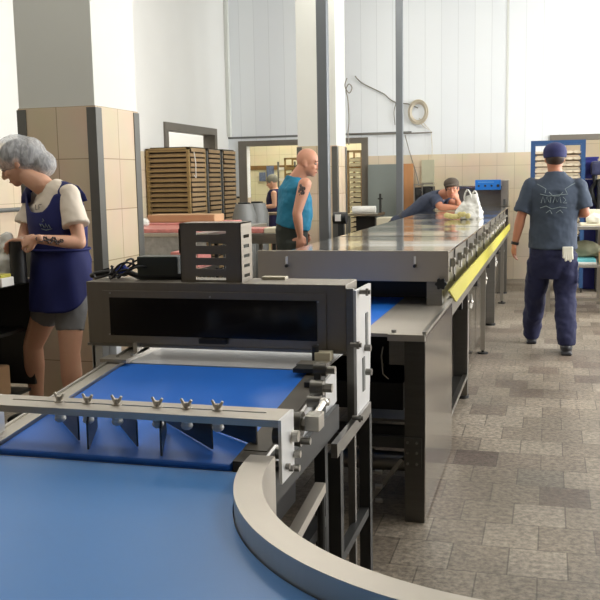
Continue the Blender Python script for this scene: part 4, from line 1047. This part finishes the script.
# ================================================================== LEFT WORKTABLE NEAR THE WOMAN
TZ = .945
t = empty('worktable', (-3.6, 4.5, 0), 'dark steel worktable with shelves in front of the woman in hairnet', 'table')
MB().box(-4.35, -3.02, 4.22, 4.82, TZ-.03, TZ, .012).build('top', 'steel_d', t)
MB().box(-4.3, -3.05, 4.78, 4.80, .28, .91).build('darkening_sheet', 'darkpaint', t)  # dark sheet added to darken the space under the table
for x, y in ((-4.30, 4.27), (-4.30, 4.77), (-3.32, 4.27), (-3.32, 4.77)): MB().box(x-.02, x+.02, y-.02, y+.02, 0, TZ-.03).build('leg', 'darkpaint', t)
MB().box(-4.3, -3.08, 4.26, 4.78, .62, .64).build('shelf', 'darkpaint', t)
MB().box(-4.3, -3.04, 4.24, 4.26, .80, TZ-.03).build('skirt_panel', 'darkpaint', t)
MB().box(-4.3, -3.08, 4.26, 4.78, .24, .26).build('shelf', 'darkpaint', t)
tag(MB().cyl((cylp.x, 4.52, TZ), (cylp.x, 4.52, 1.185), .048, .046, n=28).build('jar', 'black', smooth=40), 'tall black cylinder held by the woman on the worktable', 'jar')
c = at(4, 243, Y=4.55); g = MB().ell((c.x-.02, 4.6, TZ+.10), (.09, .08, .10)).ell((c.x-.0, 4.58, TZ+.21), (.05, .05, .08))
o = g.build('plastic_sack', 'bag'); bake(o, .01, 3, .5, .03, .05); tag(o, 'white crumpled plastic sack on the left worktable behind the black jar', 'bag')
c = at(5, 268, Y=4.35); tag(MB().box(c.x-.16, c.x+.02, 4.28, 4.40, TZ, TZ+.05, .005).build('paper_packet', 'white'), 'white paper packet at the front edge of the left worktable', 'packet')
tag(MB().box(c.x-.15, c.x+.01, 4.29, 4.39, TZ+.05, TZ+.068, .004).build('yellow_packet', 'yellow'), 'flat yellow packet on top of the white packet, left worktable', 'packet')
g = MB().cyl((-3.75, 4.42, .73), (-3.02, 4.36, .79), .045, n=24); tag(g.build('cardboard_roll', 'card', smooth=40), 'brown cardboard roll on the shelf under the left worktable', 'roll')
tag(MB().box(-3.45, -3.10, 4.3, 4.6, .26, .44, .01).build('cardboard_box', 'card'), 'beige cardboard box on the bottom shelf of left worktable', 'box')
for i, x in enumerate((-3.25, -3.12)): tag(MB().box(x-.05, x+.02, 4.3, 4.38, .641, .70, .004).build('tin', 'white'), 'small white tin on the middle shelf of left worktable', 'tin', 'tins under the left worktable')
# rail on the left wall
tag(MB().cyl((XL+.06, 6.2, 1.28), (XL+.06, 9.6, 1.28), .02).cyl((XL, 6.5, 1.28), (XL+.06, 6.5, 1.28), .015).cyl((XL, 9.2, 1.28), (XL+.06, 9.2, 1.28), .015).build('wall_rail', 'grey', smooth=40), 'grey pipe rail fixed to the tiled left wall', 'rail')

# ================================================================== TRAY RACKS (left), built once and copied
def tray_rack(x0, x1, y0, y1, z1, label, m1, group):
    r = empty('tray_rack', ((x0+x1)/2, (y0+y1)/2, 0), label, 'rack', group)
    for x in (x0, x1-.035):
        for y in (y0, y1-.035): MB().box(x, x+.035, y, y+.035, 0, z1).build('post', m1, r)
    MB().box(x0, x1, y0, y1, z1-.02, z1).build('top_board', m1, r)
    return r
def tray(x0, x1, y0, y1, z, h, label, group, mm='woodt', mb2='woodd', shaded=True):
    t = empty('wooden_tray', ((x0+x1)/2, (y0+y1)/2, z), label, 'tray', group)
    MB().box(x0, x1, y0, y0+.014, z, z+h).box(x0, x1, y1-.014, y1, z, z+h).box(x0, x0+.014, y0, y1, z, z+h).box(x1-.014, x1, y0, y1, z, z+h).build('rim', mm, t)
    MB().box(x0+.01, x1-.01, y0+.01, y1-.01, z, z+.008).build('base', mb2, t)
    if shaded: MB().box(x0+.02, x1-.02, y0+.02, y1-.02, z+.009, z+.060).build('gap_shade', 'gap_shade', t)  # dark block added for the shade inside the tray gaps
    return t
racks = [(10.4, 10.97, 'woody', 'wooden tray rack nearest the tiled column, yellow corner posts'),
         (11.02, 11.52, 'grey', 'middle wooden tray rack of the three along the left wall'),
         (11.57, 12.12, 'grey', 'farthest wooden tray rack of three, beside the grey doorway')]
for i, (y0, y1, m1, lab) in enumerate(racks):
    tray_rack(-4.88, -4.30, y0, y1, 1.93, lab, m1, 'tray racks by the left wall')
    g = ['trays in the nearest rack', 'trays in the middle rack', 'trays in the farthest rack'][i]
    first = tray(-4.86 if i else -4.865, -4.288, y0+.037, y1-.037, .10, .040, ['wooden tray slid into the nearest rack beside the tiled column', 'wooden tray slid into the middle rack along left wall', 'wooden tray slid into the farthest rack next to doorway'][i], g, 'woodt')
    if i == 0:
        MB().box(-4.88, -4.30, y0-.012, y0, .10, .115).build('front_slat', 'woody', first)
    for k in range(1, 30):
        c = copy_tree(first); c.location.z += k*.0615; c.location.x += random.uniform(-.006, .006); c.rotation_euler.z = random.uniform(-.006, .006)
# white strap on the first rack
sa = at(194, 152, X=-4.27); sb_ = at(196, 178, X=-4.27)
tag(MB().tube([sa, sa.lerp(sb_, .4)+V((0, .03, 0)), sb_, sb_+V((0, -.05, .03))], .006).build('strap', 'white', smooth=60), 'white strap hanging on the side of the nearest wooden rack', 'strap')
# rack frames in the doorways
def far_rack(x0, x1, y0, y1, z1, n, mm, lab, glab, grp, tm):
    r = empty('tray_trolley', ((x0+x1)/2, (y0+y1)/2, 0), lab, 'rack')
    for x in (x0, x1-.03):
        for y in (y0, y1-.03): MB().box(x, x+.03, y, y+.03, 0, z1).build('post', mm, r)
    MB().box(x0, x1, y0, y0+.03, z1-.03, z1).box(x0, x1, y1-.03, y1, z1-.03, z1).build('top_rail', mm, r)
    f_ = tray(x0+.032, x1-.032, y0+.0, y1-.01, .25, .05, glab, grp, tm, 'woodd')
    st = (z1-.35)/n
    for k in range(1, n):
        c = copy_tree(f_); c.location.z += k*st
c = at(285, 155, Y=15.2); far_rack(c.x-.02, c.x+.62, 15.2, 15.7, 1.9, 14, 'woody', 'brown wooden tray trolley in the yellow tiled back room', 'brown tray on the trolley in the yellow back room', 'trays in the back room trolley', 'woody')
c0 = at(347, 150, Y=14.6); c1 = at(361, 150, Y=14.6); far_rack(c0.x, c1.x+.02, 14.6, 15.1, 1.98, 20, 'woodt', 'pale tray trolley seen between far column and grey board', 'pale tray on the trolley behind the far column', 'trays on the pale trolley', 'cream')
c0 = at(272.5, 165, Y=15.9); r = empty('wire_shelf', (c0.x+.15, 16.1, 0), 'white shelving with packets on the wall of the yellow back room', 'shelf')
for z in (.9, 1.1, 1.3, 1.5, 1.7): MB().box(c0.x+.12, c0.x+.42, 15.9, 16.3, z, z+.05).build('shelf_board', 'white', r)
for x in (c0.x+.10, c0.x+.42): MB().box(x-.01, x+.02, 15.9, 15.93, 0, 1.85).build('upright', 'grey', r)
c0, c1 = at(259, 165, Y=16.57), at(275, 181, Y=16.57)
for k, (x, z, w_, h_) in enumerate(((c0.x+.0, c1.z+.0, .13, .17), (c0.x+.15, c1.z+.03, .15, .26))):
    tag(MB().box(x, x+w_, 16.565, 16.575, z, z+h_).build('poster', 'poster'), ['small blue picture poster on the yellow tiles, lower left', 'taller blue picture poster on the yellow tiles above the worker'][k], 'poster')

# ================================================================== TABLES WITH PINK SLABS
t = empty('packing_table', (-4.1, 8.9, 0), 'steel table with galvanised apron carrying pink slabs before the racks', 'table')
x0, x1, y0, y1 = -4.6, -3.15, 8.0, 9.9
MB().box(x0, x1, y0, y1, .985, 1.02, .004).build('top', 'steel_t', t)
MB().box(x0+.02, x1-.02, y0+.02, y0+.03, .65, .985).build('apron_sheet', 'galv', t)
for x in (x0+.04, x1-.08):
    for y in (y0+.04, y1-.08): MB().box(x, x+.04, y, y+.04, 0, .985).build('leg', 'steel_d', t)
def slab(name, x0, x1, y0, y1, z, h, m, lab, cat, grp=None):
    o = MB().box(x0, x1, y0, y1, z, z+h, min(.012, h*.4)).build(name, m); tag(o, lab, cat, grp); return o
slab('jelly_slab', -4.45, -3.3, 8.04, 8.75, 1.02, .04, 'pink', 'large pink slab at the front edge of the galvanised packing table', 'slab')
slab('jelly_slab', -4.40, -3.35, 8.85, 9.6, 1.02, .055, 'pink', 'second pink slab behind on the galvanised packing table', 'slab')
c0, c1 = at(155, 220, Y=9.2), at(221, 215, Y=9.2)
slab('wooden_board', c0.x, c1.x, 9.0, 9.3, 1.075, c1.z-1.08+.02, 'card', 'pale wooden box lying on pink slabs below the tray racks', 'box')
c = at(143, 222, Y=8.6); o = MB().ell((c.x-.02, 8.6, 1.10), (.09, .08, .045)).ell((c.x+.03, 8.55, 1.085), (.06, .06, .03)).build('plastic_wrap', 'bag'); bake(o, .01, 3, .5, .03, .05); tag(o, 'crumpled white plastic wrap beside the near tiled column', 'plastic wrap')
t = empty('side_table', (-3.0, 8.95, 0), 'low dark table with pink blocks behind the bald man', 'table')
MB().box(-3.45, -2.68, 8.8, 9.3, .93, .965, .004).box(-3.43, -2.70, 8.81, 8.82, .86, .93).build('top', 'steel_d', t)
for x in (-3.40, -2.76):
    for y in (8.84, 9.24): MB().box(x, x+.035, y, y+.035, 0, .93).build('leg', 'darkpaint', t)
slab('jelly_slab', -3.38, -2.86, 8.86, 9.2, .965, .05, 'pink', 'pink block with cream end on the dark table behind bald man', 'slab')
slab('cream_block', -2.855, -2.72, 8.86, 9.2, .965, .055, 'cream', 'cream block beside the pink slab behind the bald man', 'block')
slab('jelly_box', -3.05, -2.80, 6.9, 7.2, .80, .13, 'pink', 'pink box standing on the small stand behind the vented box', 'box')
t = empty('small_stand', (-2.92, 7.05, 0), 'small steel stand carrying a pink box beyond the scanner', 'stand')
MB().box(-3.1, -2.75, 6.85, 7.25, .77, .80).build('top', 'steel', t)
for x in (-3.08, -2.80):
    for y in (6.88, 7.19): MB().box(x, x+.03, y, y+.03, 0, .77).build('leg', 'steel_d', t)
# grey bins and bench near the doorway
for k, (px, py, lab) in enumerate(((244, 204, 'grey plastic tub nearer the doorway frame, left of the pair'), (257, 203, 'grey plastic tub on the right, in front of the far woman'))):
    c = at(px, py, Y=10.4+k*.3); r = empty('grey_tub', (c.x, c.y, 0), lab, 'tub', 'grey tubs')
    h = c.z; MB().loft([(V((c.x+.02, c.y, .12)), .10, .12), (V((c.x, c.y, h-.15)), .145, .17), (V((c.x-.0, c.y, h)), .10, .13)], (1, 0, 0), 24).build('body', 'greypl', r, smooth=40)
    MB().box(c.x-.06, c.x+.06, c.y-.06, c.y+.06, h, h+.02, .006).build('lid', 'black', r)
    for sx_ in (-1, 1):
        for sy_ in (-1, 1): MB().cyl((c.x+sx_*.07, c.y+sy_*.08, 0), (c.x+sx_*.07, c.y+sy_*.08, .13), .02, n=10).build('leg', 'darkpaint', r)
c = at(266, 213, Y=12.6); t = empty('bench', (c.x, 12.7, 0), 'steel bench in the doorway below the far woman', 'bench')
MB().box(c.x-.18, c.x+.45, 12.55, 13.0, c.z-.03, c.z).build('top', 'steel', t)
for x in (c.x-.16, c.x+.40):
    for y in (12.58, 12.94): MB().box(x, x+.03, y, y+.03, 0, c.z-.03).build('leg', 'darkpaint', t)

# motor on a stand between post and hood
c = at(342, 218, Y=9.2); r = empty('motor', (c.x, 9.2, 0), 'black motor with white label on a stand left of the hood', 'motor')
MB().cyl((c.x-.09, 9.2, c.z), (c.x+.05, 9.2, c.z), .062, n=24).build('casing', 'black', r, smooth=40)
MB().box(c.x-.06, c.x+.0, 9.133, 9.145, c.z-.03, c.z+.04).build('name_plate', 'white', r)
MB().box(c.x-.04, c.x+.02, 9.18, 9.24, 0, c.z-.05).build('stand', 'darkpaint', r)

# paper roll on a table before the grey board
a_, b_ = at(352, 209, Y=12.3), at(375, 209, Y=12.3)
t = empty('roll_table', (-2.55, 12.5, 0), 'dark table before the grey board carrying a white roll', 'table')
c0, c1 = at(346, 213, Y=12.15).x, at(378, 213, Y=12.15).x
MB().box(c0, c1, 12.15, 12.7, 1.0, 1.035, .004).build('top', 'steel', t)
MB().box(c0+.12, c1-.02, 12.25, 12.65, .35, .98).build('cabinet', 'black', t)
for x in (c0+.02, c1-.05): MB().box(x, x+.03, 12.18, 12.21, 0, 1.0).build('leg', 'grey', t)
MB().box(c1-.03, c1, 12.4, 12.43, 1.035, 1.30).box(c1-.05, c1+.02, 12.4, 12.43, 1.22, 1.24).build('bracket', 'darkpaint', t)
tag(MB().cyl((a_.x, 12.35, 1.085), (b_.x, 12.35, 1.085), .048, n=24).build('paper_roll', 'roll', smooth=40), 'white roll lying on the dark table left of the grey board', 'roll')
c = at(388, 222, Y=12.0); tag(MB().box(c.x-.16, c.x+.14, 12.0, 12.3, .0, c.z+.06, .01).build('bin', 'cream'), 'beige bin standing in front of the grey board', 'bin')
c0, c1 = at(368, 165, Y=13.42), at(399, 165, Y=13.42)
tag(MB().box(c0.x, -1.99, 13.41, 13.44, 0.0, 1.72).build('grey_board', mat('grey_green_board', rgb(142, 150, 146), .45, .3, .05, 2)), 'large grey sheet leaning on the back wall behind the far post', 'board')
c0, c1 = at(404, 163, Y=13.4), at(413.5, 163, Y=13.4)
tag(MB().box(c0.x, c1.x, 13.36, 13.40, 0, 1.72).build('wooden_board', 'board'), 'orange wooden board upright on the back wall beside the far post', 'board')
c0, c1 = at(421.5, 160, Y=13.45), at(434, 187, Y=13.45)
tag(MB().box(c0.x, c1.x, 13.46, 13.49, c1.z-.05, c0.z).build('wall_panel', mat('dull_beige_board', rgb(188, 186, 160), .6, 0, .05)), 'small dull beige panel on the tiles above the black machines', 'panel')
for k, (px0, px1, py) in enumerate(((413.5, 421, 184), (421.5, 432.5, 183))):
    c0, c1 = at(px0, py, Y=12.9), at(px1, py, Y=12.9)
    r = empty('black_machine', ((c0.x+c1.x)/2, 13.0, 0), ['narrow black upright machine beside the orange board', 'wider black upright machine behind the leaning man'][k], 'machine')
    MB().box(c0.x, c1.x, 12.95, 13.2, 0, c0.z-.05, .01).build('cabinet', 'black', r)
    MB().box(c0.x-.004, c1.x+.004, 12.93, 13.22, c0.z-.02, c0.z).build('top_plate', 'steel', r)
    MB().box(c0.x, c0.x+.015, 12.92, 12.94, .3, c0.z-.02).build('front_rail', 'steel', r)
    MB().cyl(((c0.x+c1.x)/2+.02, 12.90, c0.z-.12), ((c0.x+c1.x)/2+.02, 12.95, c0.z-.12), .045, n=16).build('hand_wheel', 'darkpaint', r)

# stainless end machine with blue control box
a_, b_ = at(455, 186, Y=12.5), at(508, 207, Y=12.5)
r = empty('end_machine', ((a_.x+b_.x)/2, 12.8, 0), 'stainless machine with open slot at the far end of the line', 'machine')
MB().box(a_.x, b_.x-.08, 12.5, 12.56, a_.z-.03, a_.z, .004).box(a_.x, b_.x, 12.85, 12.9, .85, a_.z).box(a_.x, a_.x+.02, 12.5, 12.9, .85, a_.z).box(a_.x, b_.x, 12.5, 12.9, .85, 1.10).build('housing', 'steel_v', r)
MB().box(a_.x+.02, b_.x-.09, 12.60, 12.64, 1.10, a_.z-.03).build('roller_cover', 'steel_d', r)
c = at(502, 180, Y=12.5)
MB().box(c.x-.01, b_.x, 12.5, 12.85, 1.10, c.z, .005).build('end_cheek', 'steel_t', r)
MB().box(c.x+.02, c.x+.05, 12.47, 12.5, 1.12, 1.2).build('latch', 'grey', r)
for x in (a_.x+.02, b_.x-.06):
    for y in (12.52, 12.84): MB().box(x, x+.04, y, y+.04, 0, .85).build('leg', 'steel_d', r)
c0, c1 = at(475.5, 190, Y=12.5), at(502, 179.5, Y=12.5)
r = empty('control_box', ((c0.x+c1.x)/2, 12.55, c0.z), 'bright blue control box with dark knobs on the far stainless machine', 'control box')
MB().box(c0.x, c1.x-.012, 12.42, 12.497, c0.z, c1.z, .006).build('casing', 'bluebox', r)
for k in range(4): 
    x = c0.x+.05+k*.085; MB().cyl((x, 12.41, c0.z+.055), (x, 12.42, c0.z+.055), .014 if k < 3 else .02, n=12).build('knob', 'darkpaint', r)
MB().box(c0.x+.04, c1.x-.10, 12.416, 12.42, c0.z+.10, c0.z+.108).build('inscription', mat('pale_blue_line', rgb(120, 180, 235), .5), r)

# ================================================================== RIGHT SIDE
c0, c1 = at(531, 141, Y=12.0), at(586, 141, Y=12.0)
r = empty('blue_rack', ((c0.x+c1.x)/2, 12.2, 0), 'blue steel tray rack standing behind the walking man', 'rack')
for x in (c0.x, c1.x-.05):
    for y in (12.0, 12.5): MB().box(x, x+.05, y, y+.05, .06, c0.z).build('post', 'bluesteel', r)
for y in (12.0, 12.5): MB().box(c0.x+.05, c1.x-.05, y, y+.05, c0.z-.05, c0.z).build('top_rail', 'bluesteel', r)
for k in range(4): MB().cyl((c0.x+.03+(k % 2)*(c1.x-c0.x-.06), 12.02+(k//2)*.5, .03), (c0.x+.03+(k % 2)*(c1.x-c0.x-.06)+.02, 12.02+(k//2)*.5, .03), .03, n=14).build('caster', 'black', r)
for k in range(21): MB().box(c0.x+.05, c0.x+.07, 12.0, 12.5, .18+k*.079, .188+k*.079).box(c1.x-.07, c1.x-.05, 12.0, 12.5, .18+k*.079, .188+k*.079).build('runner', 'bluesteel', r)
f_ = None
for k in range(21):
    if f_ is None:
        f_ = empty('baking_tray', ((c0.x+c1.x)/2, 12.25, .19), 'baking tray of pale product in the blue rack', 'tray', 'trays in the blue rack')
        MB().box(c0.x+.055, c1.x-.055, 12.0, 12.5, .19, .20).build('tray_base', 'woodd', f_)
        g = MB()
        for j in range(6):
            x = c0.x+.10+j*(c1.x-c0.x-.2)/5; g.loft([(V((x, 12.02, .217)), .048, .016), (V((x, 12.25, .222)), .05, .019), (V((x, 12.48, .217)), .048, .016)], (1, 0, 0), 12)
        g.build('product', 'bread', f_, smooth=60)
    else:
        c = copy_tree(f_); c.location.z += k*.079
# navy crates
c = at(588.5, 152, Y=12.4)
f_ = None
for k in range(6):
    if f_ is None:
        f_ = empty('crate', (c.x+.12, 12.6, 0), 'navy plastic crate in the tall stack right of the blue rack', 'crate', 'stack of navy crates')
        MB().box(c.x-.06, c.x+.12, 12.4, 12.8, 0, .285, .01).build('body', 'navybox', f_); MB().box(c.x-.07, c.x+.13, 12.39, 12.81, .262, .285).build('rim', 'navybox', f_)
    else: q = copy_tree(f_); q.location.z = k*.2905
# dark machine at the right edge
c = at(596, 165, Y=12.2); r = empty('dough_mixer', (c.x+.15, 12.2, 0), 'dark machine with curved arm at the right edge of the hall', 'machine')
MB().box(c.x+.02, c.x+.4, 12.1, 12.4, 0, 1.45, .03).build('column', 'darkpaint', r)
MB().box(c.x-.06, c.x+.4, 12.05, 12.4, 1.5, 1.68, .04).build('head', mat('slate_blue_casing', rgb(48, 52, 84), .5), r)
MB().tube([(c.x-.02, 12.2, 1.5), (c.x+.0, 12.2, 1.4), (c.x-.05, 12.2, 1.32), (c.x-.02, 12.2, 1.2), (c.x+.04, 12.2, 1.1)], .03, 10).build('arm', 'darkpaint', r, smooth=60)

# right worktable
x0, x1, y0, y1 = -.02, 1.3, 10.2, 11.0
t = empty('worktable', ((x0+x1)/2, (y0+y1)/2, 0), 'steel worktable with middle shelf at right behind the walking man', 'table')
MB().box(x0+.2, x1, y0, y1, .915, .95, .004).build('top', 'steel_t', t)
MB().box(x0, x1, y0+.01, y1, .50, .53, .004).build('shelf', 'steel_t', t)
for x in (x0+.0, .55, x1-.05):
    for y in (y0+.01, y1-.06): MB().box(x, x+.045, y, y+.045, 0, .915 if x > .3 else .50).build('leg', 'steel', t)
MB().box(x0, x1, y0+.015, y0+.045, .13, .16).build('stretcher', 'steel', t)
MB().box(.27, .31, y1-.06, y1-.02, .53, .915).build('leg', 'steel', t)
c0, c1 = at(572, 256, Y=10.4), at(596, 249, Y=10.4)
slab('storage_tray', c0.x-.1, c1.x, 10.35, 10.75, .53, .055, 'teal_box', 'turquoise flat box on the middle shelf of right worktable', 'box')
slab('white_strip', c0.x-.12, c1.x+.01, 10.30, 10.34, .53, .02, 'white', 'white strip lying before the turquoise box on right shelf', 'strip')
c = at(585, 243, Y=10.6)
o = MB().ell((c.x, 10.6, .68), (.17, .12, .09)).box(c.x-.15, c.x+.15, 10.5, 10.7, .59, .70, .02).build('flour_sack', 'sack'); bake(o, .012, 4, .5, .02, .08); tag(o, 'grey-green sack lying on the turquoise box', 'sack')
c = at(598, 252, Y=10.4); slab('wooden_crate', c.x+.01, c.x+.25, 10.4, 10.7, .53, .12, 'card', 'brown box at the right end of the middle shelf', 'box')
c = at(590, 225, Y=10.3)
slab('paper_sheets', c.x-.10, c.x+.3, 10.3, 10.7, .95, .02, 'cream', 'cream sheets lying on top of the right worktable', 'paper')
slab('paper_box', c.x+.0, c.x+.22, 10.75, 10.95, .95, .16, 'cream', 'cream box at the back of the right worktable', 'box')
c = at(594, 218, Y=10.45)
o = MB().ell((c.x, 10.45, 1.02), (.09, .08, .06)).ell((c.x+.06, 10.4, 1.0), (.06, .06, .05)).build('cloth', 'glove'); bake(o, .01, 3, .5, .03, .05); tag(o, 'crumpled white cloth on top of the right worktable', 'cloth')
c = at(578, 245, Y=10.7); tag(MB().box(c.x-.12, c.x+.02, 10.75, 10.95, .53, .80, .01).build('bucket', 'darkpaint'), 'dark box at the back of the middle shelf', 'box')

# ================================================================== CABLES AND COIL ON THE BACK WALL
c = at(418, 112, Y=13.42); g = MB()
for k in range(5):
    rr = .11+.012*k; g.tube([(c.x+rr*math.cos(a)*.92, 13.44-.008*(k % 3), c.z+rr*math.sin(a)*1.12) for a in [2*PI*j/32 for j in range(33)]], .009, 6)
hc_ = g.build('hose_coil', 'rope', smooth=60); tag(hc_, 'cream hose coiled on a hook on the white back wall', 'hose')
p1, p2, p3 = at(419, 118, Y=13.44), at(424, 125, Y=13.44), at(431, 131, Y=13.44)
MB().tube([p1, p2+V((.02, 0, .0)), p3, at(424, 127, Y=13.44), at(418, 120, Y=13.44)], .006, 6).build('loose_end', 'rope', hc_)
def wire(name, pts, r, m, lab, Y=13.46, cat='cable'):
    P3 = [at(px, py, Y=Y) for px, py in pts]; q = []
    for i in range(len(P3)-1):
        a0 = P3[max(i-1, 0)]; a1 = P3[i]; a2 = P3[i+1]; a3 = P3[min(i+2, len(P3)-1)]
        for k in range(6):
            t = k/6; q.append(.5*((2*a1)+(a2-a0)*t+(2*a0-5*a1+4*a2-a3)*t*t+(3*a1-a0-3*a2+a3)*t**3))
    q.append(P3[-1]); return tag(MB().tube(q, r, 6).build(name, m, smooth=60), lab, cat)
wire('wall_pipe', [(350, 134), (375, 134), (400, 133.5), (432, 132.5)], .010, 'cable', 'thin horizontal pipe along the back wall left of the hose coil', cat='pipe')
wire('sagging_cable', [(355, 76), (362, 83), (376, 90), (384, 94), (391, 100), (398, 103), (408, 104), (418, 108)], .009, 'cable', 'sagging pale cable strung across the white back wall to the coil')
wire('hanging_cable', [(396, 103), (394, 112), (395, 125)], .006, 'cable', 'short cable hanging beside the far post below the sagging cable')
wire('drop_cable', [(405, 135), (409, 150), (413, 163), (417, 176), (419, 186)], .007, 'cable', 'thin dark cable dropping from the pipe to the black machines')
wire('drop_cable', [(431, 131), (432, 145), (432, 158)], .005, 'rope', 'thin cream cable dropping at the right end of the pipe')
wire('column_cable', [(347, 78), (345, 86), (349, 93), (352, 88), (349, 84), (346, 90), (348, 100), (349, 120), (348, 134), (349, 145)], .007, 'cable', 'cable looped and running down the far column corner', Y=10.76)

# ------------------------------------------------------------------ colour management
S.view_settings.view_transform = 'Standard'; S.view_settings.look = 'None'; S.view_settings.gamma = 1
S.view_settings.use_curve_mapping = False; S.view_settings.exposure = 0
